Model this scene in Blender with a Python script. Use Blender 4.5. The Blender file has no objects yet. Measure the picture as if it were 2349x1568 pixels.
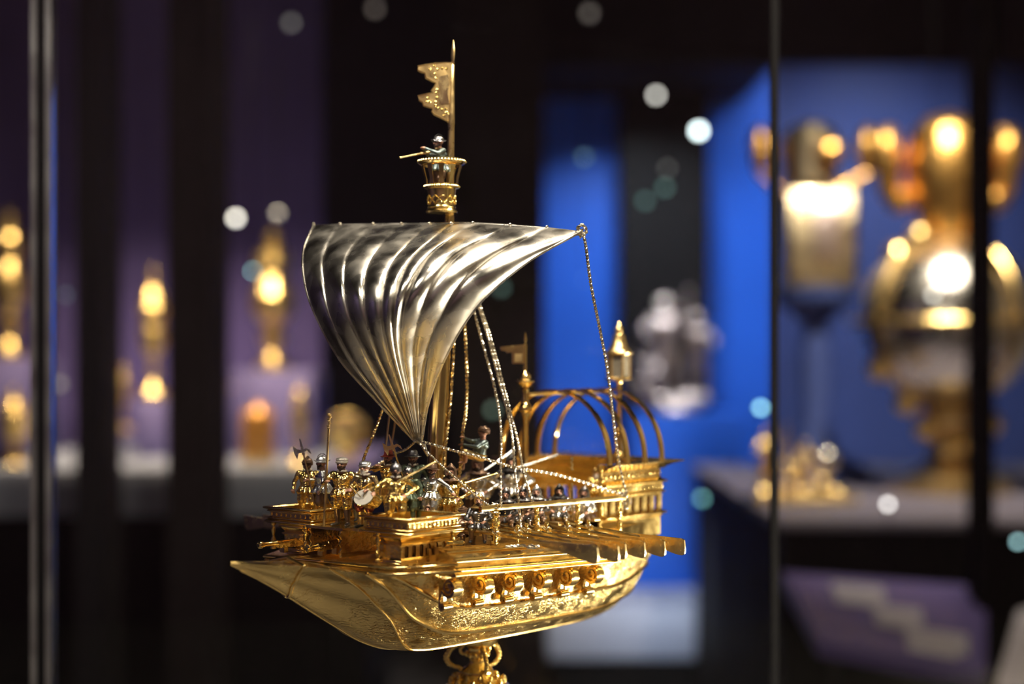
import bpy, math, random
import numpy as np
from mathutils import Vector, Matrix
random.seed(7)
S = bpy.context.scene
COL = S.collection
PI = math.pi
# ------------------------------------------------------------------ camera
F, CX, YH, ZC = 3300.0, 1174.5, 800.0, 1.50       # focal length in pixels, centre column, horizon row, eye height
cd = bpy.data.cameras.new('camera'); cam = bpy.data.objects.new('camera', cd); COL.objects.link(cam)
cam.location = (0, 0, ZC); cam.rotation_euler = (PI/2, 0, 0)
cd.sensor_width = 36; cd.lens = F/2349*36; cd.shift_y = 16/2349; cd.clip_start = .02; cd.clip_end = 60
cd.dof.use_dof = True; cd.dof.focus_distance = .95; cd.dof.aperture_fstop = cd.lens/19.5
S.camera = cam
# ------------------------------------------------------------------ world, exposure
w = bpy.data.worlds.new('world'); S.world = w; w.use_nodes = True
w.node_tree.nodes['Background'].inputs[0].default_value = (.20, .19, .30, 1)
w.node_tree.nodes['Background'].inputs[1].default_value = .012
S.view_settings.view_transform = 'Standard'; S.view_settings.look = 'None'
S.view_settings.exposure = 0.0; S.view_settings.gamma = 1; S.view_settings.use_curve_mapping = False
S.cycles.sample_clamp_indirect = 6; S.cycles.max_bounces = 6; S.cycles.diffuse_bounces = 2; S.cycles.glossy_bounces = 4; S.cycles.adaptive_threshold = .14
S.cycles.transparent_max_bounces = 24; S.cycles.caustics_reflective = False; S.cycles.caustics_refractive = False

def area(name, loc, target, size, power, color=(1, .86, .66), spread=PI, sy=None):
    l = bpy.data.lights.new(name, 'AREA'); l.energy = power; l.color = color; l.spread = spread
    l.shape = 'DISK' if sy is None else 'RECTANGLE'; l.size = size
    if sy: l.size_y = sy
    o = bpy.data.objects.new(name, l); COL.objects.link(o); o.location = loc
    o.rotation_euler = (Vector(target)-Vector(loc)).to_track_quat('-Z', 'Y').to_euler()
    return o
# spot heads in the lid of the showcase, over the galley
area('case_lamp_front', (.19, .66, ZC+.58), (-.02, .98, ZC-.15), .10, 7.6, (1, .87, .66))
area('case_lamp_left', (-.30, .66, ZC+.58), (-.05, .98, ZC-.05), .18, 4.0, (1, .88, .72))
area('case_lamp_mid', (-.06, .98, ZC+.58), (-.05, 1.0, ZC-.15), .16, 3.2, (1, .86, .68))
area('case_lamp_right', (.20, 1.18, ZC+.58), (.02, 1.05, ZC-.12), .09, 3.6, (1, .84, .60))
# unseen bar light added low on the right to brighten the hull side
area('hull_fill_bar', (.64, 1.00, ZC-.372), (0, .98, ZC-.18), .26, 11.0, (1, .88, .66), PI, .03)
# unseen wall lights added so the gilt mirrors a bright right wall
area('wall_fill_a', (1.5, 1.2, 3.9), (2.4, 1.2, 1.0), .5, 8, (1, .84, .62), 1.5)
area('wall_fill_b', (1.5, 2.2, 3.9), (2.4, 2.2, 1.0), .5, 4, (1, .84, .62), 1.5)
# visitors' side of the hall: unseen fill lights added for the gilt to mirror
area('hall_fill_a', (1.2, -1.9, 3.7), (.8, -3.5, 1.2), .5, 11, (1, .84, .70), 1.9)
area('hall_fill_b', (-1.6, -1.9, 3.7), (-1.4, -3.5, 1.2), .5, 13, (1, .80, .76), 1.9)
area('hall_fill_c', (-3.2, .4, 3.7), (-4.2, .4, 1.2), .5, 9, (1, .82, .80), 1.9)
# lamps over the other showcases, with one added low fill
area('niche_lamp_a', (-1.28, 3.84, 2.38), (-1.25, 4.19, ZC-.24), .19, 5.2, (1, .80, .55), 1.5)
area('niche_lamp_b', (-.67, 3.84, 2.38), (-.67, 4.19, ZC-.24), .19, 5.2, (1, .80, .55), 1.5)
area('blue_case_lamp', (.48, 5.04, 2.49), (.42, 5.54, ZC-.40), .32, 22, (.85, .92, 1), 1.9)
area('plinth_fill_low', (.72, 4.32, .78), (.58, 5.12, ZC-.72), .48, 9, (.80, .88, 1), 2.2)  # unseen low light added to brighten the grey plinth
area('globe_lamp', (.99, 3.12, 2.78), (1.06, 3.84, ZC), .19, 10, (1, .88, .72), 1.4)
area('globe_wall_lamp', (1.44, 5.12, 2.78), (1.44, 5.92, ZC-.16), .48, 9, (.85, .90, 1), 2)

# ------------------------------------------------------------------ materials
M = {}
def mat(name, col, metal=0., rough=.5, bump=None, var=.12, vscale=120., rvar=.08, emit=None, coat=0., spec=None):
    """principled material with procedural colour and gloss variation; bump = (scale, strength, distance, detail, distortion)"""
    m = bpy.data.materials.new(name); m.use_nodes = True; M[name] = m
    nt = m.node_tree; N = nt.nodes; L = nt.links; b = N['Principled BSDF']
    tc = N.new('ShaderNodeTexCoord')
    nz = N.new('ShaderNodeTexNoise'); nz.inputs['Scale'].default_value = vscale; nz.inputs['Detail'].default_value = 2
    L.new(tc.outputs['Object'], nz.inputs['Vector'])
    mx = N.new('ShaderNodeMix'); mx.data_type = 'RGBA'
    mx.inputs[6].default_value = (*[c*(1-var) for c in col], 1); mx.inputs[7].default_value = (*[min(1, c*(1+var)) for c in col], 1)
    L.new(nz.outputs['Fac'], mx.inputs[0]); L.new(mx.outputs[2], b.inputs['Base Color'])
    mr = N.new('ShaderNodeMapRange'); mr.inputs[1].default_value = .3; mr.inputs[2].default_value = .7
    mr.inputs[3].default_value = max(.02, rough-rvar); mr.inputs[4].default_value = min(1, rough+rvar)
    L.new(nz.outputs['Fac'], mr.inputs[0]); L.new(mr.outputs[0], b.inputs['Roughness'])
    b.inputs['Metallic'].default_value = metal
    if spec is not None: b.inputs['Specular IOR Level'].default_value = spec
    if coat: b.inputs['Coat Weight'].default_value = coat; b.inputs['Coat Roughness'].default_value = .15
    if emit:
        b.inputs['Emission Color'].default_value = (*emit[0], 1); b.inputs['Emission Strength'].default_value = emit[1]
    if bump:
        n2 = N.new('ShaderNodeTexNoise'); n2.inputs['Scale'].default_value = bump[0]
        n2.inputs['Detail'].default_value = min(bump[3], 2.5) if len(bump) > 3 else 1.5
        n2.inputs['Distortion'].default_value = bump[4] if len(bump) > 4 else 0
        L.new(tc.outputs['Object'], n2.inputs['Vector'])
        bp = N.new('ShaderNodeBump'); bp.inputs['Strength'].default_value = bump[1]; bp.inputs['Distance'].default_value = bump[2]
        L.new(n2.outputs['Fac'], bp.inputs['Height']); L.new(bp.outputs[0], b.inputs['Normal'])
    return m
GC = (.95, .69, .27)
mat('gold', GC, 1, .20, (260, .25, .0005, 3), .08, 90)
mat('gold_smooth', (.95, .69, .28), 1, .16, (120, .12, .0006, 2), .06, 60, .04)
mat('gold_pale', (.90, .70, .36), 1, .22, (300, .2, .0004, 3), .10, 150)
mat('gold_cast', (.98, .69, .24), 1, .20, (460, .85, .0011, 2, .8), .10, 200)
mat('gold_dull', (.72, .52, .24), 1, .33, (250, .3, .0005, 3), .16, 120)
mat('silver', (.70, .67, .62), 1, .27, (110, .14, .0010, 2, .4), .16, 55, .09)
mat('silver_cast', (.74, .75, .76), 1, .28, (420, .5, .0006, 3, .6), .2, 200)
mat('steel_dark', (.20, .20, .22), 1, .32, (420, .4, .0005), .25, 200)
mat('rope_silver', (.86, .80, .68), 1, .26, None, .10, 300)
mat('skin', (.52, .27, .19), .35, .38, (500, .3, .0004), .2, 300)
mat('beard', (.05, .03, .025), .3, .4, (700, .6, .0004), .2, 300)
mat('paint_red', (.30, .05, .03), .45, .34, (500, .5, .0005), .2, 300)
mat('paint_brown', (.20, .12, .08), .55, .36, (500, .5, .0005), .25, 300)
mat('paint_green', (.09, .12, .08), .5, .36, (500, .5, .0005), .25, 300)
mat('paint_teal', (.16, .21, .22), .65, .34, (500, .5, .0005), .25, 300)
mat('paint_black', (.03, .028, .03), .4, .35, (500, .4, .0005), .2, 300)
mat('paint_white', (.80, .74, .66), .3, .36, (500, .3, .0005), .1, 300)
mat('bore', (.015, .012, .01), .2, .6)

def engraved():
    m = mat('gold_engraved', (.95, .70, .30), 1, .23, None, .10, 90, .06)
    nt = m.node_tree; N = nt.nodes; L = nt.links; b = N['Principled BSDF']
    tc = [n for n in N if n.type == 'TEX_COORD'][0]
    a = N.new('ShaderNodeTexNoise'); a.inputs['Scale'].default_value = 800; a.inputs['Detail'].default_value = 2; a.inputs['Distortion'].default_value = 1.2
    v = N.new('ShaderNodeTexWave'); v.wave_type = 'BANDS'; v.bands_direction = 'DIAGONAL'; v.inputs['Scale'].default_value = 120; v.inputs['Distortion'].default_value = 9
    v.inputs['Detail'].default_value = 2.5; v.inputs['Detail Scale'].default_value = 2.2
    k = N.new('ShaderNodeTexNoise'); k.inputs['Scale'].default_value = 95; k.inputs['Detail'].default_value = 1.5
    for n in (a, v, k): L.new(tc.outputs['Object'], n.inputs['Vector'])
    r = N.new('ShaderNodeMapRange'); r.inputs[1].default_value = .34; r.inputs[2].default_value = .56; r.inputs[3].default_value = .15; L.new(k.outputs['Fac'], r.inputs[0])
    sx = N.new('ShaderNodeSeparateXYZ'); L.new(tc.outputs['Object'], sx.inputs[0])
    bow = N.new('ShaderNodeMapRange'); bow.inputs[1].default_value = .062; bow.inputs[2].default_value = .098; bow.inputs[3].default_value = 1; bow.inputs[4].default_value = .30; L.new(sx.outputs[0], bow.inputs[0])
    ad = N.new('ShaderNodeMath'); ad.operation = 'MULTIPLY_ADD'; ad.inputs[1].default_value = .55
    L.new(v.outputs['Fac'], ad.inputs[0]); L.new(a.outputs['Fac'], ad.inputs[2])
    mu = N.new('ShaderNodeMath'); mu.operation = 'MULTIPLY'; L.new(r.outputs[0], mu.inputs[0]); L.new(bow.outputs[0], mu.inputs[1])
    bp = N.new('ShaderNodeBump'); bp.inputs['Distance'].default_value = .0010
    L.new(mu.outputs[0], bp.inputs['Strength']); L.new(ad.outputs[0], bp.inputs['Height']); L.new(bp.outputs[0], b.inputs['Normal'])
engraved()

def glass(name, tint, refl=.06):
    m = bpy.data.materials.new(name); m.use_nodes = True; M[name] = m; nt = m.node_tree; N = nt.nodes; L = nt.links
    N.remove(N['Principled BSDF']); o = N['Material Output']
    t = N.new('ShaderNodeBsdfTransparent'); t.inputs[0].default_value = (*tint, 1)
    g = N.new('ShaderNodeBsdfGlossy'); g.inputs['Roughness'].default_value = .0
    lw = N.new('ShaderNodeFresnel'); lw.inputs[0].default_value = 1.33
    mx = N.new('ShaderNodeMixShader'); L.new(lw.outputs[0], mx.inputs[0]); L.new(t.outputs[0], mx.inputs[1]); L.new(g.outputs[0], mx.inputs[2])
    L.new(mx.outputs[0], o.inputs[0])
glass('glass', (.97, .985, .98)); 
m_ = mat('lantern_glass', (.55, .48, .36), .2, .18, (300, .3, .0004), .3, 200); m_.node_tree.nodes['Principled BSDF'].inputs['Transmission Weight'].default_value = .55

# ------------------------------------------------------------------ placement
X0, D0, R2, H = -.052, 1.0, math.sqrt(.5), .40     # galley: mast foot, distance, 45 degree heading, height of mast-foot datum over its plinth
def sp(px, py, D):
    X = (px-CX)/F*D; a = (X0-X)/R2; b = (D0-D)/R2
    return ((a+b)/2, (b-a)/2, -(py-YH)/F*D)
def spt(px, py, t):
    u = (px-CX)/F; s = (X0-u*D0+R2*t*(1+u))/(R2*(1-u)); D = D0-R2*(s+t)
    return (s, t, -(py-YH)/F*D)
def sps(px, py, s):
    u = (px-CX)/F; t = (u*(D0-R2*s)-X0+R2*s)/(R2*(1+u)); D = D0-R2*(s+t)
    return (s, t, -(py-YH)/F*D)
def wp(px, py, D): return Vector(((px-CX)/F*D, D, ZC-(py-YH)/F*D))
SHIP = Matrix.Translation((X0, D0, ZC-H)) @ Matrix.Rotation(math.radians(225), 4, 'Z')
def ship_world(p): return SHIP @ Vector((p[0], p[1], p[2]+H))

def cat(pts, n):
    """Catmull-Rom through pts, n points in all"""
    P = [Vector(p) for p in pts]; P = [P[0]*2-P[1]]+P+[P[-1]*2-P[-2]]; out = []; m = len(P)-3
    for i in range(n):
        x = i/(n-1)*m; k = min(int(x), m-1); t = x-k; a, b, c, d = P[k:k+4]
        out.append(.5*((2*b)+(c-a)*t+(2*a-5*b+4*c-d)*t*t+(3*b-a-3*c+d)*t**3))
    return out

class MB:
    def __init__(s): s.v = []; s.f = []; s.m = []; s.mi = 0
    def add(s, vs, fs):
        k = len(s.v); s.v += [tuple(v) for v in vs]
        for f in fs: s.f.append(tuple(i+k for i in f)); s.m.append(s.mi)
        return s
    def box(s, lo, hi, mtx=None):
        x0, y0, z0 = lo; x1, y1, z1 = hi
        vs = [Vector(p) for p in ((x0,y0,z0),(x1,y0,z0),(x1,y1,z0),(x0,y1,z0),(x0,y0,z1),(x1,y0,z1),(x1,y1,z1),(x0,y1,z1))]
        if mtx: vs = [mtx@v for v in vs]
        return s.add(vs, [(3,2,1,0),(4,5,6,7),(0,1,5,4),(1,2,6,5),(2,3,7,6),(3,0,4,7)])
    def bbox(s, lo, hi, b):
        """box with chamfered edges"""
        x0, y0, z0 = lo; x1, y1, z1 = hi
        q = [(x0+b,y0),(x1-b,y0),(x1,y0+b),(x1,y1-b),(x1-b,y1),(x0+b,y1),(x0,y1-b),(x0,y0+b)]
        cx, cy = (x0+x1)/2, (y0+y1)/2
        sh = lambda p: (p[0]+(b if p[0] < cx else -b)*.7, p[1]+(b if p[1] < cy else -b)*.7)
        r = [[(*sh(p), z0) for p in q], [(*p, z0+b) for p in q], [(*p, z1-b) for p in q], [(*sh(p), z1) for p in q]]
        return s.loft(r, True)
    def loft(s, rings, cap=True, closed=True, flip=False):
        n = len(rings[0]); vs = [p for r in rings for p in r]; fs = []
        for i in range(len(rings)-1):
            for j in range(n if closed else n-1):
                a, b = i*n+j, i*n+(j+1) % n; fs.append((a, b, b+n, a+n))
        if cap: fs.append(tuple(range(n-1, -1, -1))); fs.append(tuple((len(rings)-1)*n+j for j in range(n)))
        if flip: fs = [f[::-1] for f in fs]
        return s.add(vs, fs)
    def tube(s, path, r, n=8, cap=True, flat=None):
        P = [Vector(p) for p in path]; rs = r if isinstance(r, (list, tuple)) else [r]*len(P)
        t0 = (P[1]-P[0]).normalized(); up = Vector((0,0,1)) if abs(t0.z) < .9 else Vector((1,0,0))
        nrm = (up-t0*up.dot(t0)).normalized(); rings = []
        for i, p in enumerate(P):
            t = (P[min(i+1, len(P)-1)]-P[max(i-1, 0)]).normalized()
            nrm = (nrm-t*nrm.dot(t)).normalized(); bi = t.cross(nrm)
            fx = flat or 1
            rings.append([p+(nrm*math.cos(a)*fx+bi*math.sin(a))*rs[i] for a in (2*PI*j/n for j in range(n))])
        return s.loft(rings, cap)
    def lathe(s, prof, c=(0,0,0), n=20, mtx=None, cap=True):
        rings = [[(r*math.cos(2*PI*j/n), r*math.sin(2*PI*j/n), z) for j in range(n)] for r, z in prof]
        T = (Matrix.Translation(c) @ mtx) if mtx else Matrix.Translation(c)
        return s.loft([[T@Vector(p) for p in r] for r in rings], cap)
    def ball(s, c, r, n=10, k=6, sc=(1,1,1), mtx=None):
        pr = [(max(1e-5, math.sin(PI*i/k)), -math.cos(PI*i/k)) for i in range(k+1)]
        T = Matrix.Translation(c) @ (mtx or Matrix()) @ Matrix.Diagonal((r*sc[0], r*sc[1], r*sc[2], 1))
        return s.loft([[T@Vector((a*math.cos(2*PI*j/n), a*math.sin(2*PI*j/n), z)) for j in range(n)] for a, z in pr], True)
    def prism(s, poly, h, mtx=None):
        """2D polygon (x,y) extruded 0..h along z, then transformed"""
        a = [Vector((x, y, 0)) for x, y in poly]; b = [Vector((x, y, h)) for x, y in poly]
        if mtx: a = [mtx@p for p in a]; b = [mtx@p for p in b]
        return s.loft([a, b], True)
    def sweep(s, path, prof, closed=True, zf=None):
        """closed profile (out, z) swept with mitres round a plan path; out points right of travel"""
        n = len(path); P = [Vector((p[0], p[1])) for p in path]; rings = []
        for i in range(n):
            def nr(a, b): d = (b-a).normalized(); return Vector((d.y, -d.x))
            if closed: n1, n2 = nr(P[i-1], P[i]), nr(P[i], P[(i+1) % n])
            elif i == 0: n1 = n2 = nr(P[0], P[1])
            elif i == n-1: n1 = n2 = nr(P[-2], P[-1])
            else: n1, n2 = nr(P[i-1], P[i]), nr(P[i], P[i+1])
            m = (n1+n2).normalized(); m = m/max(.3, m.dot(n1))
            rings.append([(P[i].x+m.x*o, P[i].y+m.y*o, z+(zf(P[i].x+m.x*o, P[i].y+m.y*o) if zf else 0)) for o, z in prof])
        if closed: rings.append(rings[0])
        return s.loft(rings, not closed)
    def rope(s, pts, r, pitch, n=5, strands=2, seg=8):
        P = [Vector(p) for p in pts]; ln = sum((P[i+1]-P[i]).length for i in range(len(P)-1))
        k = max(12, int(ln/pitch*seg)); C = cat(P, k); nrm = Vector((.3, .2, 1)).normalized()
        acc = 0; fr = []
        for i, p in enumerate(C):
            t = (C[min(i+1, k-1)]-C[max(i-1, 0)]).normalized(); nrm = (nrm-t*nrm.dot(t)).normalized()
            if i: acc += (C[i]-C[i-1]).length
            fr.append((p, nrm.copy(), t.cross(nrm), acc))
        for q in range(strands):
            path = []
            for p, a, b, l in fr:
                th = 2*PI*(l/pitch/2*1.0+q/strands); path.append(p+(a*math.cos(th)+b*math.sin(th))*r*.5)
            s.tube(path, r*.56, n)
        return s
    def xf(s, mtx): s.v = [tuple(mtx@Vector(v)) for v in s.v]; return s
    def zmap(s, fn): s.v = [(x, y, z+fn(x, y)) for x, y, z in s.v]; return s
    def build(s, name, mats, parent=None, off=0., smooth=35):
        me = bpy.data.meshes.new(name)
        me.from_pydata([(x, y, z+off) for x, y, z in s.v], [], s.f)
        mats = mats if isinstance(mats, (list, tuple)) else [mats]
        for k in mats: me.materials.append(M[k])
        me.polygons.foreach_set('material_index', s.m)
        if smooth:
            me.polygons.foreach_set('use_smooth', [True]*len(me.polygons)); me.set_sharp_from_angle(angle=math.radians(smooth))
        me.update(); o = bpy.data.objects.new(name, me); COL.objects.link(o)
        if parent: o.parent = parent
        return o
def tag(o, label=None, cat_=None, group=None, kind=None):
    if label: o['label'] = label
    if cat_: o['category'] = cat_
    if group: o['group'] = group
    if kind: o['kind'] = kind
    return o
def empty(name, loc, rz=0.):
    o = bpy.data.objects.new(name, None); COL.objects.link(o); o.location = loc; o.rotation_euler = (0, 0, rz); o.empty_display_size = .02
    return o
def copy_tree(o, parent=None):
    c = o.copy(); COL.objects.link(c); c.parent = parent
    for ch in list(o.children): copy_tree(ch, c)
    return c
# ================================================================== the hall
mat('wall_dark', (.009, .008, .012), 0, .8, None, .15, 8)
mat('wall_brown', (.011, .0065, .0075), 0, .9, None, .15, 8)
mat('wall_cream', (.78, .66, .50), 0, .8, None, .06, 4)
mat('wall_rose', (.34, .235, .28), 0, .85, None, .06, 4)
mat('wall_violet', (.16, .115, .36), 0, .8, None, .12, 6)
mat('floor_stone', (.10, .085, .08), 0, .45, None, .2, 5)
mat('ceiling_dark', (.010, .010, .014), 0, .85, None, .15, 4)
mat('blue_wall', (.002, .115, .72), 0, .6, None, .25, 2.2)
mat('blue_deep', (.045, .075, .26), 0, .7, None, .2, 3)
mat('plinth_grey', (.34, .36, .46), 0, .6, None, .06, 6)
mat('plinth_violet', (.22, .18, .42), 0, .6, None, .1, 6)
mat('case_linen', (.10, .09, .085), 0, .8, (900, .3, .0005), .05, 40)
mat('case_black', (.006, .006, .007), 0, .7, None, .2, 20, spec=.12)
mat('case_metal', (.34, .34, .36), 1, .38, None, .12, 30)
mat('joint_black', (.004, .004, .005), 0, .8, None, .2, 60, spec=.1)
mat('table_grey', (.20, .175, .22), 0, .6, None, .1, 6)
mat('label_violet', (.16, .12, .36), 0, .5, None, .1, 20)
mat('label_print', (.75, .70, .80), 0, .6, None, .08, 60)
mat('amber', (.85, .36, .08), .3, .25, (60, .5, .002), .3, 40)
mat('cord', (.004, .004, .004), 0, .95, spec=0.)
def struct(o): o['kind'] = 'structure'; return o
def wbox(name, lo, hi, m, parent=None, b=0.): 
    mb = MB(); mb.bbox(lo, hi, b) if b else mb.box(lo, hi); return mb.build(name, m, parent, smooth=0 if not b else 35)
struct(wbox('floor', (-4.2, -3.6, -.1), (2.5, 7.1, 0), 'floor_stone'))
struct(wbox('ceiling', (-4.2, -3.6, 4.2), (2.5, 7.1, 4.3), 'ceiling_dark'))
struct(wbox('wall_left', (-4.3, -3.6, 0), (-4.2, 7.1, 4.2), 'wall_violet'))
struct(wbox('wall_right', (2.4, -3.6, 0), (2.5, 7.1, 4.2), 'wall_cream'))
struct(wbox('wall_back', (-4.2, 7.0, 0), (2.4, 7.1, 4.2), 'wall_dark'))
struct(wbox('wall_front', (-4.2, -3.6, 0), (2.4, -3.5, 4.2), 'wall_rose'))
def pxbox(name, x0, x1, y0, y1, D, depth, m, parent=None, b=0.):
    a, c = wp(x0, y1, D), wp(x1, y0, D); return wbox(name, (a.x, D, a.z), (c.x, D+depth, c.z), m, parent, b)
def colbox(name, x0, x1, D, depth, m): a, c = wp(x0, 0, D), wp(x1, 0, D); return struct(wbox(name, (a.x, D, 0), (c.x, D+depth, 4.2), m))
colbox('pillar', 383, 486, 3.12, 0.192, 'wall_brown'); colbox('pillar', 172, 236, 3.28, 0.16, 'wall_dark'); colbox('pillar', 1042, 1246, 4, 0.32, 'wall_brown')
# --- the galley's own showcase
FLZ = ZC-.4008; CL, CR, CF, CB = -.90, .86, .52, 1.32; JL, JR = -.432, .2405
case = empty('glass_showcase', ((CL+CR)/2, (CF+CB)/2, 0)); tag(case, 'tall glass showcase with dark glued corners enclosing the gilded galley', 'showcase')
def cpart(name, lo, hi, m, par=None, b=0.):
    o = wbox(name, lo, hi, m, None, b); o.parent = par or case; o.location = -case.location if par is None else (0, 0, 0); return o
def pane(lo, hi, ax):
    o = cpart('pane', lo, hi, 'glass'); me = o.data; c = (lo[ax]+hi[ax])/2
    import bmesh
    b = bmesh.new(); b.from_mesh(me); f = [q for q in b.faces if abs(q.normal[ax]) > .9 and q.calc_center_median()[ax] > c]
    bmesh.ops.delete(b, geom=f, context='FACES_ONLY'); b.to_mesh(me); b.free(); return o
cpart('base_cabinet', (CL-.01, CF-.01, 0), (CR+.01, CB+.01, FLZ-.012), 'case_black'); cpart('case_floor', (CL, CF, FLZ-.012), (CR, CB, FLZ), 'case_linen')
cpart('lid', (CL-.01, CF-.01, ZC+.60), (CR+.01, CB+.01, ZC+.72), 'case_black')
[pane((a_, CB-.003, FLZ), (b_, CB+.003, ZC+.60), 1) for a_, b_ in ((CL+.005, JL-.009), (JL+.011, JR-.0033), (JR+.0033, CR-.005))]; pane((CL+.005, CF-.003, FLZ), (CR-.005, CF+.003, ZC+.60), 1)
pane((CL-.003, CF+.006, FLZ), (CL+.003, CB-.006, ZC+.60), 0); pane((CR-.003, CF+.006, FLZ), (CR+.003, CB-.006, ZC+.60), 0)
for x in (CL, CR):
    for y in (CF, CB): cpart('corner_joint', (x-.0045, y-.0045, FLZ), (x+.0045, y+.0045, ZC+.60), 'joint_black')
cpart('butt_joint', (JR-.0032, CB-.006, FLZ), (JR+.0032, CB+.006, ZC+.60), 'joint_black')
cpart('mullion_strip', (JL-.008, CB-.006, FLZ), (JL-.003, CB+.012, ZC+.60), 'case_metal'); cpart('mullion_core', (JL-.0028, CB-.004, FLZ), (JL+.0055, CB+.010, ZC+.60), 'joint_black'); cpart('mullion_strip', (JL+.0057, CB-.006, FLZ), (JL+.0105, CB+.012, ZC+.60), 'case_metal')
# --- showcases in the distance, left
nb = empty('display_bench', wp(330, 1185, 3.84)); nb.location.z = 0; tag(nb, 'long pale grey display bench with dark base under the gold cups, behind the pillars', 'bench')
def np_(o): o.parent = nb; o.location = -nb.location; return o
np_(pxbox('bench_top', -80, 728, 1078, 1184, 3.712, 0.992, 'plinth_grey', None, .004)); a = wp(-80, 1184, 3.776); c = wp(728, 1184, 3.776)
np_(wbox('bench_base', (a.x, 3.776, 0), (c.x, 4.64, ZC-(1184-YH)/F*3.712), 'case_black'))
np_(pxbox('back_panel', -160, 735, -1500, 1076, 4.736, 0.048, 'wall_violet'))
BT_ = ZC-(1078-YH)/F*3.712
def plinth(x0, x1, ytop, D, dep, lab, m='plinth_violet'):
    o = pxbox('display_plinth', x0, x1, ytop, 1000, D, dep, m, None, .003); o.data.transform(Matrix()); 
    for v in o.data.vertices:
        if v.co.z < ZC-(1000-YH)/F*D+.02 and v.co.z < (ZC-(ytop-YH)/F*D+BT_)/2: v.co.z = BT_+.0005 if v.co.z < ZC-(1000-YH)/F*D+.001 else BT_+.003
    tag(o, lab, 'plinth', 'violet plinths on the display bench'); return ZC-(ytop-YH)/F*D
zE = plinth(534, 716, 850, 4.256, 0.32, 'broad violet plinth under the tallest gold cup')
zD = plinth(478, 527, 893, 4.16, 0.128, 'slim violet plinth just beside the brown pillar')
zB = plinth(310, 380, 914, 4.16, 0.16, 'violet plinth in the gap between the two dark pillars')
zC_ = plinth(240, 300, 990, 4.08, 0.128, 'lowest violet plinth, next to the narrow dark pillar')
zA = plinth(-70, 66, 820, 4.256, 0.32, 'violet plinth at the very edge of the picture beyond the metal profile')
def goblet(px, ztop_y, wpx, D, zbase, lab, style=0, m='gold_cup'):
    k = D/F; zt = ZC-(ztop_y-YH)/F*D; h = zt-zbase; r = wpx*k/2; x = (px-CX)/F*D
    root = empty('gold_cup', (x, D+.032, zbase+.0008)); tag(root, lab, 'cup', 'gold cups on the display bench')
    foot_ = [(1.0, 0), (1.0, .02), (.85, .05), (.35, .09), (.18, .13), (.30, .17), (.36, .20), (.30, .23), (.15, .27), (.15, .30)]
    bowl = [(.15, .30), (.55, .34), (.85, .42), (.95, .50), (.72, .55), (.80, .60), (1.0, .66)]
    lid = [(1.02, .66), (1.0, .68), (.70, .73), (.78, .77), (.45, .84), (.16, .87), (.28, .91), (.20, .95), (.05, 1.0)]
    if style == 1:
        bowl = [(.15, .30), (.45, .33), (.60, .45), (.50, .52), (.66, .58), (.62, .66)]; lid = [(.7, .66), (.66, .70), (.35, .76), (.55, .82), (.40, .88), (.12, .92), (.2, .96), (.05, 1)]
    if style == 2:
        foot_ = [(.8, 0), (.8, .03), (.5, .07), (.3, .12), (.55, .2), (.6, .26), (.3, .30)]; bowl = [(.3, .30), (.9, .40), (1.0, .52), (.7, .60), (.55, .66)]; lid = [(.6, .66), (.85, .74), (.75, .82), (.3, .88), (.35, .94), (.05, 1)]
    for nm, pr in (('foot', foot_), ('bowl', bowl), ('lid', lid)): MB().lathe([(q*r, z*h) for q, z in pr], (0, 0, 0), 24).build(nm, m, root)
    return root
mat('gilt_pale', (.82, .66, .42), 1, .33, (60, .5, .005, 2), .25, 25)
mat('gold_cup', (.95, .66, .26), 1, .30, (80, .6, .004, 3), .1, 40)
goblet(622, 520, 104, 4.32, zE, 'tallest gold lidded cup, on the broad violet plinth', 2)
goblet(502, 690, 50, 4.176, zD, 'slender gold cup on slim plinth beside the brown pillar', 1)
goblet(345, 612, 66, 4.192, zB, 'gold cup between the two dark pillars, on the higher plinth', 0)
goblet(269, 820, 58, 4.096, zC_, 'short gold cup on the lowest plinth by the narrow pillar', 1)
goblet(14, 478, 84, 4.32, zA, 'gold lidded cup cut by the picture edge, beyond the metal profile', 2)
goblet(684, 880, 62, 3.872, BT_, 'small gold cup on the bench before the broad plinth', 1)
goblet(22, 890, 76, 3.872, BT_, 'squat gold cup on bench below the cup at picture edge', 0)
cb = empty('amber_casket', (wp(582, 0, 3.872).x, 3.94, BT_+.0006)); tag(cb, 'orange amber casket with gold mounts standing on the pale bench', 'casket')
k = 3.872/F; MB().bbox((-34*k, -.032, .019), (34*k, .048, 112*k), .004).build('body', 'amber', cb); MB().bbox((-37*k, -.038, 0), (37*k, .054, .019), .003).build('base', 'gold_cup', cb); MB().lathe([(36*k, 112*k), (30*k, 122*k), (12*k, 132*k), (5*k, 140*k)], (0, .005, 0), 20).build('lid', 'amber', cb)
ds = empty('gold_dish', (wp(777, 0, 3.872).x, 4.08, BT_+.0008)); tag(ds, 'round gold dish standing upright, half hidden behind the tall staff', 'dish')
MB().lathe([(.001, .004), (22*k, .003), (30*k, 0), (46*k, .010), (48*k, .012), (46*k, .014), (30*k, .004), (.001, .008)], (0, 0, 64*k), 32, Matrix.Rotation(PI/2, 4, 'X')).build('plate', 'gold_cup', ds)
MB().bbox((-20*k, -.032, 0), (20*k, .08, 20*k), .003).build('easel_foot', 'gold_cup', ds); 
shelf = np_(wbox('side_shelf', (wp(728, 0, 3.84).x, 3.776, BT_-.02), (wp(840, 0, 3.84).x, 4.64, BT_-.0005), 'plinth_violet')); np_(wbox('side_base', (wp(728, 0, 3.84).x, 3.84, 0), (wp(836, 0, 3.84).x, 4.6, BT_-.02), 'case_black'))
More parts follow.
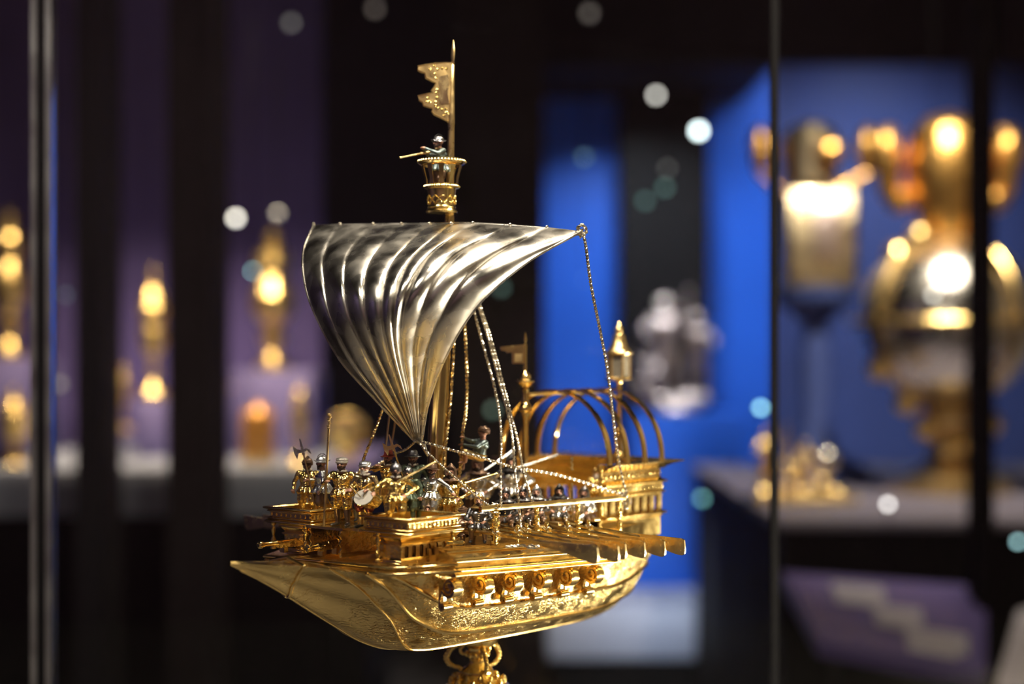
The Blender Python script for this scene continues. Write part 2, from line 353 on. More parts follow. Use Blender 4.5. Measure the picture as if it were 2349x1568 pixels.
# --- blue showcase behind the stern
bc = empty('blue_showcase', (wp(1490, 0, 5.12).x, 5.28, 0)); tag(bc, 'blue backed showcase on a pale grey plinth behind the stern', 'showcase')
def bp_(o): o.parent = bc; o.location = -bc.location; return o
bp_(pxbox('back_wall', 1250, 1772, 150, 1392, 5.6, 0.064, 'blue_wall')); bp_(pxbox('plinth', 1256, 1733, 1392, 1512, 4.8, 0.896, 'plinth_grey', None, .006))
a, c = wp(1262, 1512, 4.832), wp(1730, 1512, 4.832); bp_(wbox('base', (a.x, 4.864, 0), (c.x, 5.66, a.z+.01), 'case_black'))
bp_(pxbox('blue_pedestal', 1450, 1712, 948, 1390, 5.184, 0.32, 'blue_wall', None, .004)); bp_(pxbox('dark_backboard', 1425, 1626, 175, 940, 5.44, 0.08, 'case_black')); bp_(pxbox('canopy', 1246, 1776, 120, 152, 4.96, 0.72, 'case_black'))
# silver figure group on the blue pedestal
sg_ = empty('silver_sculpture', (wp(1545, 0, 5.28).x, 5.288, ZC-(947-YH)/F*5.184+.0008)); tag(sg_, 'pinkish silver figure group on the blue pedestal before the black board', 'sculpture')
mat('silver_rose', (.62, .50, .46), 1, .38, (30, .6, .01, 4), .3, 14)
k = 5.28/F
MB().lathe([(58*k, 0), (58*k, 8*k), (52*k, 16*k), (46*k, 30*k)], (0, 0, 0), 24).build('base', 'silver_rose', sg_)
# --- showcase with the globe, right
struct(pxbox('wall_right_bay', 1772, 2420, 150, 1700, 6, 0.08, 'blue_deep'))
tb = empty('globe_table', (wp(2120, 0, 3.68).x, 3.52, 0)); tag(tb, 'dark display table with a pale violet top carrying the silver globe', 'table')
def tp_(o): o.parent = tb; o.location = -tb.location; return o
TT = ZC-.3776
tp_(wbox('table_top', (wp(1700, 0, 3.68).x, 3.168, TT-.02), (2.0, 4.72, TT), 'table_grey', None, .003)); tp_(wbox('table_front', (wp(1712, 0, 3.68).x, 3.2, 0), (1.98, 4.69, TT-.02), 'case_black'))
lp = empty('label_panel', wp(2020, 1530, 2.752)); tag(lp, 'sloping violet label panel with pale blocks of print below the globe', 'label panel')
a, b_, c, d = wp(1795, 1312, 3.072), wp(2262, 1345, 3.072), wp(2262, 1545, 2.688), wp(1880, 1468, 2.688)
inv = Matrix.Translation(-lp.location); pn = MB(); a, b_, c, d = (inv@p for p in (a, b_, c, d)); dn = Vector((0, .016, -.032))
pn.loft([[a, b_, c, d], [a+dn, b_+dn, c+dn, d+dn]], True, flip=True).build('board', 'label_violet', lp, smooth=0)
nrm = (b_-a).cross(d-a).normalized(); nrm = nrm if nrm.z > 0 else -nrm
for u0, u1, v0, v1 in ((.22, .48, .12, .42), (.40, .66, .38, .66), (.55, .90, .62, .92)):
    nl = 5
    for i in range(nl):
        va, vb = v0+(v1-v0)*i/nl, v0+(v1-v0)*(i+.72)/nl
        q = [a*(1-u)*(1-v)+b_*u*(1-v)+c*u*v+d*(1-u)*v+nrm*.0008 for u, v in ((u0, va), (u1-(.06 if i == nl-1 else 0), va), (u1-(.06 if i == nl-1 else 0), vb), (u0, vb))]
        pn = MB(); pn.loft([q, [p-nrm*.0004 for p in q]], True, flip=True); pn.build('print_line', 'label_print', lp, smooth=0)
lb = MB(); lb.box((-.05, .13, -lp.location.z), (.05, .22, .03)); lb.build('post', 'case_black', lp, smooth=0)
cd_ = MB().loft([[wp(2284, 1568, 2.56), wp(2420, 1600, 2.56), wp(2420, 1380, 2.96), wp(2335, 1400, 2.96)], [p+Vector((0, .004, -.01)) for p in (wp(2284, 1568, 2.56), wp(2420, 1600, 2.56), wp(2420, 1380, 2.96), wp(2335, 1400, 2.96))]], True).build('white_card', 'label_print', None, smooth=0)
tag(cd_, 'white card at the bottom corner beside the label panel', 'card')
mat('silver_globe', (.80, .75, .68), 1, .26, (14, .3, .01, 4), .2, 10)
mat('orange_gold', (.95, .50, .14), 1, .34, (60, .7, .006, 3), .2, 30)
gl = empty('silver_globe_cup', (wp(2172, 0, 3.84).x, 3.84, TT+.0008)); tag(gl, 'large silver globe with gold horizon ring and gold crown on the table', 'globe')
k = 3.84/F; gz = (ZC-(735-YH)/F*3.84)-TT; R_ = 196*k
MB().ball((0, 0, gz), R_, 40, 24).build('sphere', 'silver_globe', gl)
MB().lathe([(R_*1.0, -.010), (R_*1.12, -.008), (R_*1.14, 0), (R_*1.12, .008), (R_*1.0, .010)], (0, 0, gz-.004), 48).build('horizon_ring', 'gold_cup', gl)
for t in range(2):
    p = [(R_*1.06*math.cos(x), 0, R_*1.06*math.sin(x)) for x in (2*PI*j/48 for j in range(49))]
    MB().tube([Matrix.Rotation(t*PI/2+.5, 4, 'Z')@Vector(q)+Vector((0, 0, gz)) for q in p], .006, 8).build('meridian_ring', 'gold_cup', gl)
MB().lathe([(.048, R_*.98), (.072, R_*1.15), (.08, R_*1.35), (90*k, R_*1.55), (95*k, R_*1.9), (80*k, R_*2.2), (50*k, R_*2.36), (10*k, R_*2.42)], (0, 0, gz), 28).build('crown', 'orange_gold', gl)
for e in (-1, 1):
    MB().tube(cat([(e*.08, 0, gz+R_*1.4), (e*.144, 0, gz+R_*1.45), (e*135*k, 0, gz+R_*1.75), (e*140*k, 0, gz+R_*2.1), (e*120*k, 0, gz+R_*2.25)], 16), [.019, .026, .038, .038, .029, .032, .032, .035, .042, .045, .045, .042, .035, .029, .019, .010], 10).build('crown_arm', 'orange_gold', gl)
for x, y in ((-1.0, -.55), (-.62, -.95), (-.35, -1.25), (.2, -1.42), (.5, -1.2), (-.05, -1.5), (-.75, .75), (-.45, .95), (.38, 1.2), (.35, 1.05)):
    MB().ball((x*R_*.85, -.05, gz+y*R_), .035, 12, 8).build('bead', 'gold_cup', gl)
MB().lathe([(.17, 0), (.17, .02), (.14, .035), (.056, .08), (.04, .14), (.064, .19), (.048, .24), (.08, gz-R_*.99)], (0, 0, 0), 24).build('foot', 'gold_dull', gl)
mo = empty('gold_monstrance', (wp(1850, 0, 4.16).x, 4.16, TT+.0008)); tag(mo, 'tall gold and silver tower piece with orange arms, between dark joint and globe', 'centrepiece')
k = 4.16/F
def mz_(y): return ZC-(y-YH)/F*4.16-TT
MB().bbox((-58*k, -.08, mz_(660)), (104*k, .08, mz_(440)), .012).build('tower', 'gilt_pale', mo); MB().bbox((2*k, -.088, mz_(600)), (66*k, -.064, mz_(470)), .004).build('tower_window', 'silver_rose', mo)
MB().lathe([(20*k, mz_(440)), (60*k, mz_(425)), (64*k, mz_(380)), (70*k, mz_(330)), (50*k, mz_(295)), (10*k, mz_(280))], (8*k, 0, 0), 24).build('crown', 'gilt_pale', mo)
MB().ball((38*k, -.11, mz_(358)), 34*k, 12, 8, (1, .5, .8)).build('amber_boss', 'orange_gold', mo)
for e, xx in ((-1, -106), (1, 140)):
    MB().ball((xx*k, 0, mz_(345)), 30*k, 12, 10, (.9, .8, 1.9)).build('arm', 'orange_gold', mo); MB().tube([(xx*k, 0, mz_(400)), (e*60*k, 0, mz_(440))], .012, 8).build('arm_bracket', 'orange_gold', mo)
MB().lathe([(.16, 0), (.16, .03), (.064, .08), (.035, .16), (.048, .32), (.035, .45), (90*k, mz_(690)), (95*k, mz_(665))], (20*k, 0, 0), 24).build('foot', 'blue_deep', mo)
fg = empty('gold_figure_group', (wp(1830, 0, 3.6).x, 3.6, TT+.0008)); tag(fg, 'low gold figure group with a round white boss, on the table corner', 'centrepiece')
k = 3.6/F
MB().ball((56*k, -.05, 96*k), 26*k, 14, 8).build('boss', 'silver_globe', fg); MB().bbox((-110*k, -.08, 0), (124*k, .08, 14*k), .004).build('base', 'gold_cup', fg)
colbox('trim_1', 2245, 2282, 2.96, 0.08, 'joint_black')
# --- lamp reflections in glass as added glowing balls on made-up cords or stalks
glint_mats = {}
def glint_ball(px, py, D, rpx, lvl, col, lab, stalk=False):
    key = (round(col[0], 2), round(col[1], 2), round(col[2], 2), round(lvl, 1))
    if key not in glint_mats:
        mat('glint_ball_%d' % len(glint_mats), (.9, .9, .9), 0, .5, None, .05, 60, emit=(col, lvl)); glint_mats[key] = 'glint_ball_%d' % (len(glint_mats))
    p = wp(px, py, D); r = rpx*D/F; root = empty('glass_glint', p); tag(root, lab, 'lamp', 'small glints of the dark hall')
    MB().ball((0, 0, 0), r, 16, 10).build('glint_ball', glint_mats[key], root)
    end = (-p.z if stalk else 4.2-p.z); e = -1 if stalk else 1
    MB().lathe([(r*.5, e*r*.8), (r*.6, e*r*1.0), (r*.6, e*r*2.0), (r*.2, e*r*2.2)][::e], (0, 0, 0), 14).build('socket', 'cord', root)
    MB().tube([(0, 0, e*r*2.1), (0, 0, end)], .0012, 6).build('cord', 'cord', root)
WH, TE, BL, YL = (1, .95, .86), (.35, .9, .8), (.35, .75, 1), (1, .85, .5)
for a in ((1505, 218, 4.8, 7, 5.75, WH, 'pale glint above the black board, left of a brighter one'), (1603, 300, 4.88, 9, 11.5, (.85, 1, 1), 'brightest white glint over the black board'),
          (1340, 360, 4.64, 7, 0.8800000000000001, BL, 'dim blue glint over the bright blue wall'), (1530, 386, 4.8, 7, 0.385, WH, 'very faint glint in the middle of the black board'),
          (1480, 460, 4.8, 8, 0.49500000000000005, TE, 'upper of two green glints on the black board'), (1525, 430, 4.6, 8, 0.55, TE, 'green glint just under the faint glint'),
          (1515, 690, 4.72, 7, 0.8800000000000001, WH, 'greyish glint above the silver figure group'), (1342, 640, 4.72, 3, 0.275, BL, 'tiny glint low on the blue wall'),
          (1745, 935, 3.072, 7, 5.75, (.4, .95, 1), 'cyan glint beside the dark glass joint', True), (1610, 1143, 3.84, 7, 2.3, (.2, .8, .8), 'teal glint low before the blue pedestal', True),
          (2037, 1156, 3.12, 6, 8.049999999999999, (1, .95, .92), 'white glint on made-up stalk before the table front', True), (2335, 1242, 3.0, 6, 4.6, (.5, .9, .95), 'cyan glint at picture edge near the white card', True),
          (541, 500, 4, 8, 6.8999999999999995, WH, 'white glint over the slender cup by the pillar'), (637, 490, 4, 8, 0.49500000000000005, WH, 'faint glint above the tallest gold cup'),
          (668, 52, 4.64, 8, 0.55, WH, 'faint glint near the top, above the tallest cup'), (860, 20, 5.12, 8, 0.44000000000000006, (1, .8, .7), 'faint warm glint near top, left of the banner'), (1352, 30, 5.12, 9, 0.44000000000000006, (1, .85, .75), 'faint warm glint near top, over the blue wall'),
          (217, 709, 3.84, 6, 5.75, (.5, .95, .75), 'pale green glint by the narrow pillar'), (252, 724, 3.84, 6, 5.75, (.45, .95, .85), 'turquoise glint right of the pale green one'),
          (137, 881, 3.68, 8, 0.49500000000000005, WH, 'faint glint low between profile and narrow pillar', True), (151, 676, 3.68, 6, 0.385, BL, 'faint blue glint beside the metal profile'), (113, 1056, 3.52, 6, 0.66, (.3, .8, .85), 'dim turquoise glint low beside the metal profile', True),
          (12, 200, 4.8, 9, 6.8999999999999995, WH, 'white glint at the picture edge, upper corner'), (34, 135, 4.8, 8, 0.44000000000000006, WH, 'faint glint above the white one in the corner'),
          (1130, 940, 3.872, 8, 0.44000000000000006, (.3, .8, .6), 'dim green glint behind the ropes, right of the mast', True), (1150, 660, 3.872, 9, 0.33, (.3, .8, .7), 'faint green glint behind the sail edge'),
          (497, 623, 3.92, 4, 4.6, (.3, .9, .9), 'tiny turquoise glint at the edge of the brown pillar'), (580, 621, 3.92, 4, 5.75, (.4, .95, 1), 'tiny turquoise glint beside the tallest cup'),
          (2140, 676, 3.36, 6, 4.6, WH, 'white glint before the silver globe')):
    glint_ball(*a)
# ================================================================== the galley
galley = empty('model_galley', (X0, D0, ZC-H), math.radians(225))
tag(galley, 'gilded model galley with billowing silver sail on an ornate stem inside the glass showcase', 'model ship')
def part(mb, name, mats, parent=None, **k): return mb.build(name, mats, parent or galley, off=H, **k)
def mirror(pts): return [(a, -b, c) for a, b, c in pts]

# ---- hull: stations s: (rim t,z) (upper ridge) (lower ridge) keel z
ST = [(.1700,(.0006,-.1312),(.0005,-.1316),(.0003,-.1320),-.1326),
      (.1500,(.0085,-.1332),(.0060,-.1360),(.0030,-.1395),-.1430),
      (.1306,(.0160,-.1352),(.0110,-.1405),(.0050,-.1475),-.1545),
      (.1120,(.0310,-.1380),(.0180,-.1455),(.0085,-.1560),-.1665),
      (.0970,(.0540,-.1405),(.0310,-.1490),(.0150,-.1625),-.1760),
      (.0850,(.0650,-.1410),(.0460,-.1520),(.0230,-.1680),-.1835),
      (.0700,(.0695,-.1415),(.0600,-.1585),(.0350,-.1750),-.1925),
      (.0500,(.0705,-.1418),(.0668,-.1640),(.0465,-.1815),-.2005),
      (.0300,(.0710,-.1420),(.0682,-.1668),(.0522,-.1855),-.2035),
      (.0000,(.0710,-.1422),(.0685,-.1682),(.0525,-.1870),-.2045),
      (-.060,(.0710,-.1430),(.0685,-.1690),(.0520,-.1880),-.2050),
      (-.105,(.0705,-.1440),(.0672,-.1695),(.0490,-.1885),-.2050),
      (-.135,(.0650,-.1440),(.0585,-.1685),(.0420,-.1880),-.2050),
      (-.160,(.0550,-.1440),(.0465,-.1670),(.0315,-.1875),-.2030),
      (-.180,(.0460,-.1445),(.0365,-.1660),(.0225,-.1865),-.1985),
      (-.195,(.0370,-.1450),(.0275,-.1645),(.0150,-.1825),-.1905),
      (-.206,(.0290,-.1450),(.0190,-.1610),(.0085,-.1740),-.1800)]
NS = 90
def along(k, c): return [p for p in cat([(st[0], (st[k][c] if k < 4 else st[4]), 0) for st in ST], NS)]
crv = {}
for k in (1, 2, 3):
    a, b = along(k, 0), along(k, 1); crv[k] = [(a[i].x, max(.0002, a[i].y), b[i].y) for i in range(NS)]
kz = along(4, 0); crv[4] = [(kz[i].x, 0., kz[i].y) for i in range(NS)]
rings = []
for i in range(NS):
    r, a, b, k = (Vector(crv[j][i]) for j in (1, 2, 3, 4))
    bk = Vector((k.x, b.y*.45, k.z+(b.z-k.z)*.16))
    port = cat([r, r*.5+a*.5+Vector((0, .0006 if abs(r.y) > .02 else 0, 0)), a, a*.5+b*.5+Vector((0, .0016*min(1, a.y/.05), -.0012*min(1, a.y/.05))), b, bk, k], 25)
    sec = [tuple(p) for p in port]; rings.append(sec+[(x, -y, z) for x, y, z in sec[-2::-1]])
hm = MB(); hm.loft(rings, False, closed=False)
hm.add([rings[-1][j] for j in range(len(rings[-1]))], [tuple(range(len(rings[-1])))])
hull = part(hm, 'hull', 'gold_engraved', smooth=60); hull['label'] = 'engraved gilt hull with scrolled sea waves'
def on_hull(s_, j):
    i = next((q for q in range(NS-1) if rings[q+1][0][0] <= s_), NS-2); a, b = Vector(rings[i][0]), Vector(rings[i+1][0])
    f = (s_-a.x)/(b.x-a.x); j0 = min(int(j), 23); g = j-j0
    at_ = lambda q: Vector(rings[q][j0])*(1-g)+Vector(rings[q][j0+1])*g
    return at_(i)*(1-f)+at_(i+1)*f
for sA, sB, K_, r in ((.0925, .040, 8, .0014), (.1020, .036, 16, .0014), (.1160, .030, 20.5, .0009)):
    base = []
    for q in range(70):
        s_ = sA-(sA+.190)*q/69; x = min(1, (sA-s_)/(sA-sB)); base.append(on_hull(s_, K_*(1-(1-x)**2.1)))
    for sg in (1, -1): part(MB().tube([Vector((p.x, sg*(p.y+.0004), p.z)) for p in base], r, 8), 'wale', 'gold_smooth', hull)
part(MB().tube([(x, 0, z+.0004) for x, y, z in crv[4][2:-1]], .0010, 8), 'keel_strip', 'gold', hull)
c0 = min(range(NS), key=lambda i: abs(crv[1][i][0]-.1290))
bm = MB()
for sg in (1, -1):
    rr = rings[c0]; q = [Vector(p) for p in (rr[:25] if sg > 0 else rr[24:])]
    bm.tube([p+Vector((0, sg*.0004, 0)) for p in q], .0014, 6)
bm.tube([Vector(rings[c0][0]), Vector((crv[1][c0][0], 0, -.1318)), Vector(rings[c0][-1])], .0013, 6)
part(bm, 'beak_collar', 'gold_smooth', hull)
tp = MB(); n0 = 40
tp.loft([[crv[1][i], (crv[1][i][0], 0, crv[1][i][2]+.0015), (crv[1][i][0], -crv[1][i][1], crv[1][i][2])] for i in range(0, n0)], False, closed=False, flip=True)
part(tp, 'beak_deck', 'gold', hull)

# ---- main deck and outriggers
dk = MB(); pl = [(.066, .066), (-.11, .066), (-.185, .045), (-.185, -.045), (-.11, -.066), (.066, -.066)]
dk.prism(pl, .010, Matrix.Translation((0, 0, -.1400))); part(dk, 'main_deck', 'gold', smooth=0)
SL = .045
def lipz(x, y): return SL*(x-.064)
OP = [(-.026, -.1262), (-.017, -.1262), (-.006, -.1284), (-.0012, -.1296), (0, -.1312), (.0004, -.1335), (-.0012, -.1348), (-.0004, -.1358), (.0006, -.1372), (.0004, -.1386), (-.0016, -.1394), (-.0004, -.1402), (-.0004, -.1412), (-.0030, -.1420), (-.026, -.1420)]
for sg in (1, -1):
    mb = MB(); path = [(.0640, .0885*sg), (-.020, .0905*sg), (-.092, .0885*sg)]
    mb.sweep(path if sg > 0 else path[::-1], OP, closed=False, zf=lipz)
    og = part(mb, 'outrigger', 'gold')
    for k in range(4):        # raised planks on the walkway
        y0 = .0640+.0042*k
        mb = MB(); mb.box((-.088, sg*y0 if sg > 0 else -y0-.0036, -.1262-.0002*k), (.060, (y0+.0036) if sg > 0 else -y0, -.1254-.0004*k)); mb.zmap(lipz)
        part(mb, 'plank', 'gold', og, smooth=0)
# scroll brackets under the outrigger
def scroll_curve(c, r0, turns, a0, sgn, n=40):
    return [(c[0]+r0*(1-.78*i/n)*math.cos(a0+sgn*turns*2*PI*i/n), c[1]+r0*(1-.78*i/n)*math.sin(a0+sgn*turns*2*PI*i/n)) for i in range(n+1)]
def bracket_mesh():
    big = scroll_curve((.0806, -.1468), .0064, 1.7, PI*1.15, 1)            # (t, z)
    tail = [(.0738, -.1520), (.0724, -.1552)]
    small = scroll_curve((.0748, -.1592), .0027, 1.3, PI*.75, 1, 24)
    path = big[::-1]+tail+small
    mb = MB(); rg = []
    P = [Vector(p) for p in path]
    for i, p in enumerate(P):
        d = (P[min(i+1, len(P)-1)]-P[max(i-1, 0)]).normalized(); nn = Vector((-d.y, d.x))*(.0008 if i > 6 else .0012)
        rg.append([(-.0036, p.x-nn.x, p.y-nn.y), (.0036, p.x-nn.x, p.y-nn.y), (.0036, p.x+nn.x, p.y+nn.y), (-.0036, p.x+nn.x, p.y+nn.y)])
    mb.loft(rg, True)
    mb.prism([(.0060*math.cos(a), .0060*math.sin(a)) for a in (2*PI*j/20 for j in range(20))], .0030, Matrix(((0,0,1,-.0015),(1,0,0,.0806),(0,1,0,-.1468),(0,0,0,1))))
    mb.prism([(.069, -.1425), (.0745, -.1425), (.0745, -.150), (.0735, -.157), (.069, -.157)], .0020, Matrix(((0,0,1,-.0010),(1,0,0,0),(0,1,0,0),(0,0,0,1))))
    return mb
br0 = part(bracket_mesh(), 'scroll_bracket', 'gold_smooth', hull)
BS = [.0600, .0325, .0058, -.0215, -.0480, -.0735]
for sg in (1, -1):
    for i, s_ in enumerate(BS):
        o = br0 if (sg > 0 and i == 0) else br0.copy()
        if o is not br0: COL.objects.link(o); o.parent = hull
        o.location = (s_, 0, lipz(s_, 0)-.0022); o.scale = (1, sg, 1)

# ---- bow deck slab with stepped moulding
def bowtilt(x, y): return .045*y
bd = MB(); pth = [(.0985, -.066), (.0985, .066), (.0655, .0895), (.0655, -.0895)]
BP = [(-.02, -.1366), (-.0014, -.1366), (-.0002, -.1370), (-.0002, -.1384), (-.0020, -.1392), (-.0008, -.1400), (.0008, -.1408), (.0006, -.1424), (-.0022, -.1434), (-.02, -.1434)]
bd.sweep(pth, BP); bd.prism([(.080, -.055), (.080, .055), (.066, .07), (.066, -.07)], .0050, Matrix.Translation((0, 0, -.1424))); bd.zmap(bowtilt)
bow_deck = part(bd, 'bow_deck', 'gold')
part(MB().prism([(.0975, -.064), (.0975, .064), (.040, .080), (.040, -.080)], .001, Matrix.Translation((0, 0, -.1374))).zmap(bowtilt), 'deck_plate', 'gold', bow_deck, smooth=0)

# ---- forecastle
def fct(x, y): return .024*y
FL = -.1165
fc = part(MB().prism([(.0925, -.027), (.0925, .0115), (.088, .0115), (.088, .072), (.047, .072), (.047, -.072), (.088, -.072), (.088, -.027)], .0016, Matrix.Translation((0, 0, FL-.0010))).zmap(fct), 'forecastle', 'gold', smooth=0)
PP = [(-.0032, -.1062), (.0002, -.1060), (.0012, -.1066), (.0010, -.1074), (-.0012, -.1082), (-.0014, -.1094), (-.0022, -.1098), (-.0022, -.1130), (-.0014, -.1134), (-.0014, -.1144), (.0000, -.1152), (.0004, -.1166), (-.0010, -.1172), (-.0036, -.1172), (-.0036, -.1066)]
for y0, y1 in ((.030, .0742), (-.0742, -.024)):
    mb = MB(); mb.sweep([(.0455, y0), (.0913, y0), (.0913, y1), (.0455, y1)], PP, closed=True); mb.zmap(fct)
    pa = part(mb, 'parapet', 'gold', fc)
    fr = MB()      # cast relief in the frieze: rosettes and little uprights
    for k in range(9):
        y = y0+.0035+k*(y1-y0-.007)/8
        fr.ball((.0893, y, -.1114), .0012, 6, 4, (.45, .8, 1))
    for k in range(13):
        s_ = .0480+k*.0033
        for yy in ((y1-.0022) if y1 > 0 else y1+.0022, (y0+.0022)):
            fr.box((s_-.0006, yy-.0006, -.1128), (s_+.0006, yy+.0006, -.1100))
    fr.zmap(fct); part(fr, 'frieze_relief', 'gold_cast', pa)
# gun house side walls with wavy front edge
def wavy(mirror_t, s0, s1):
    pts = [(s0, -.1345), (s1-.001, -.1345)]
    for i in range(13): pts.append((s1-.0009*(1+math.cos(i/12*6*PI))+(.0009 if i in (0, 12) else 0), -.1340+i/12*.0165))
    pts += [(s0, -.1172)]
    return MB().prism(pts, .0014, Matrix(((1,0,0,0),(0,0,1,mirror_t),(0,1,0,0),(0,0,0,1))))
part(wavy(.0096, .058, .0942), 'gun_house_wall', 'gold_engraved', fc, smooth=20)
part(wavy(-.0268, .058, .0905), 'gun_house_wall', 'gold_engraved', fc, smooth=20)
part(MB().box((.0585, -.0266, -.136), (.0600, .0100, -.1174)), 'gun_house_shade', 'bore', fc, smooth=0)  # black sheet painted in as the shade inside the gun house
mb = MB()
for z, o in ((-.1340, .0012), (-.1325, .0008)): mb.box((.058, .0100, z), (.0935, .0110+o, z+.0010))
part(mb, 'plinth_moulding', 'gold', fc, smooth=0)
# turned baluster posts under the block fronts
def baluster(c, h, r, n=12):
    pr = [(1.5, 0), (1.5, .08), (.8, .12), (1.25, .25), (1.35, .33), (.7, .45), (.6, .5), (.7, .55), (1.2, .68), (1.1, .78), (.7, .86), (1.5, .92), (1.5, 1)]
    return MB().lathe([(a*r, b*h) for a, b in pr], c, n)
for s_, t_ in ((.0880, .0420), (.0880, -.0330), (.0880, -.0700), (.0500, .0700), (.0500, -.0700)):
    part(baluster((s_, t_, -.1352), .0185, .0014).zmap(fct), 'baluster', 'gold_cast', fc)
# small galleries with round-headed windows under the blocks
def pillar_mesh(wd, h, th, ow):
    """pier between two round-headed openings, ow = opening width; outline in (along, up)"""
    hw = wd/2; r = ow/2; top = h; pts = [(-hw, 0), (hw, 0)]
    for k in range(6): a = k/5*PI/2; pts.append((hw+r*(1-math.cos(a)), top-r*1.05+r*math.sin(a)))
    pts += [(hw+r, top), (-hw-r, top)]
    for k in range(5, -1, -1): a = k/5*PI/2; pts.append((-hw-r*(1-math.cos(a)), top-r*1.05+r*math.sin(a)))
    return MB().prism(pts, th, Matrix(((1,0,0,0),(0,0,-1,th/2),(0,1,0,0),(0,0,0,1))))
pm = None
for sg in (1, -1):
    a, b = .0610*sg, .0400*sg
    path = [(.0388, b), (.0850, b), (.0850, a), (.0388, a)]
    if sg < 0: path = path[::-1]
    GP = [(-.002, -.1172), (.0018, -.1172), (.0026, -.1186), (.0022, -.1196), (-.0002, -.1228), (.0008, -.1236), (.0010, -.1246), (-.002, -.1246)]
    ga = part(MB().sweep(path, GP).zmap(fct), 'gallery', 'gold', fc)
    BPf = [(-.002, -.1322), (.0004, -.1322), (.0008, -.1330), (.0014, -.1336), (.0022, -.1348), (.0022, -.1362), (-.002, -.1362)]
    part(MB().sweep(path, BPf).zmap(fct), 'gallery_base', 'gold', ga)
    for i in range(8):
        s_ = .0400+i*.00625
        if pm is None: pm = part(pillar_mesh(.0030, .0077, .0016, .0032), 'window_pier', 'gold_pale', ga, smooth=25); o = pm
        else: o = pm.copy(); COL.objects.link(o); o.parent = ga
        o.location = (min(s_, .0838), a-.0009*sg, -.1323+fct(0, a))
    mb = MB(); mb.box((.0842, min(a, b), -.1330), (.0852, max(a, b), -.1240)); part(mb.zmap(fct), 'front_panel', 'gold_engraved', ga, smooth=0)
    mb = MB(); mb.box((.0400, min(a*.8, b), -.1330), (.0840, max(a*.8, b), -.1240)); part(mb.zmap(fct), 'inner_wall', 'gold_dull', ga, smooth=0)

# ---- rounded bead mouldings
def bead(path, out, z, r, parent, zf=None, closed=True, m='gold_smooth'):
    pr = [(out+r*math.cos(a), z+r*math.sin(a)) for a in (2*PI*j/8 for j in range(8))]
    return part(MB().sweep(path, pr, closed=closed, zf=zf), 'bead_moulding', m, parent, smooth=60)
bead(pth, .0000, -.1376, .0009, bow_deck, bowtilt); bead(pth, .0008, -.1416, .0011, bow_deck, bowtilt); bead(pth, -.0006, -.1396, .0005, bow_deck, bowtilt)
for y0, y1 in ((.030, .0742), (-.0742, -.024)):
    q_ = [(.0455, y0), (.0913, y0), (.0913, y1), (.0455, y1)]
    bead(q_, .0008, -.1067, .0008, fc, fct); bead(q_, -.0010, -.1088, .0005, fc, fct); bead(q_, -.0010, -.1139, .0005, fc, fct); bead(q_, .0002, -.1160, .0008, fc, fct)
for sg in (1, -1):
    q_ = [(.0388, .04*sg), (.0850, .04*sg), (.0850, .061*sg), (.0388, .061*sg)]; q_ = q_ if sg > 0 else q_[::-1]
    bead(q_, .0024, -.1190, .0008, fc, fct); bead(q_, .0008, -.1240, .0006, fc, fct); bead(q_, .0016, -.1340, .0006, fc, fct); bead(q_, .0024, -.1355, .0007, fc, fct)
    q_ = [(.0640, .0885*sg), (-.020, .0905*sg), (-.092, .0885*sg)]; q_ = q_ if sg > 0 else q_[::-1]
    bead(q_, 0, -.1320, .0010, hull, lipz, False); bead(q_, .0003, -.1378, .0011, hull, lipz, False); bead(q_, -.0008, -.1408, .0008, hull, lipz, False); bead(q_, -.009, -.1272, .0007, hull, lipz, False)
# ---- guns on the bow deck
def gun(muzzle, breech, k, z=-.1352):
    a, b = Vector(muzzle), Vector(breech); L_ = (b-a).length
    T = Matrix.Translation(a) @ (b-a).to_track_quat('Z', 'Y').to_matrix().to_4x4()
    pr = [(.10, .02), (.9, .0), (1.45, .02), (1.5, .06), (1.05, .10), (.95, .12), (1.0, .30), (1.25, .32), (1.25, .35), (1.05, .37), (1.15, .62), (1.4, .64), (1.4, .67), (1.2, .69), (1.3, .92), (1.6, .94), (1.6, .97), (.9, 1.0), (.5, 1.03), (.7, 1.06), (.1, 1.09)]
    mb = MB(); mb.lathe([(r*k, zz*L_) for r, zz in pr], (0, 0, 0), 16); mb.xf(T); g = part(mb, 'gun', 'gold_smooth')
    g['label'] = 'gilt bow gun with ringed barrel'
    part(MB().lathe([(k*.62, -.0002), (k*.62, .0012)], (0, 0, 0), 12).xf(T), 'bore', 'bore', g)
    d = (b-a).normalized(); mid = a+d*L_*.62; rt = Vector((-d.y, d.x, 0)).normalized()
    R = Matrix(((d.x, rt.x, 0, mid.x), (d.y, rt.y, 0, mid.y), (d.z, rt.z, 1, mid.z), (0, 0, 0, 1)))
    for q in (1, -1):
        pts = [(-L_*.36, -.0014), (-L_*.30, -.0030), (L_*.30, -.0030), (L_*.40, -.0045), (L_*.42, .0004), (-L_*.02, .0012)]
        part(MB().prism(pts, .0012, R @ Matrix(((1,0,0,0),(0,0,1,q*k*1.5-.0006),(0,1,0,0),(0,0,0,1)))), 'carriage_cheek', 'gold_cast', g, smooth=20)
    for off in (-.15, .28):
        zz = mid.z+d.z*off*L_; hh = zz-.001-(z+bowtilt(0, mid.y))
        part(MB().box((off*L_-.0016, -.0026, -hh), (off*L_+.0016, .0026, -.001), R), 'carriage_leg', 'gold', g, smooth=0)
gun(spt(592, 1250, -.047), spt(716, 1236, -.047), .0017)
gun(spt(703, 1258, -.008), spt(778, 1242, -.008), .0018)
gun(spt(893, 1284, .0400), tuple(Vector(spt(893, 1284, .0400))+Vector((-.03, 0, .001))), .0019)

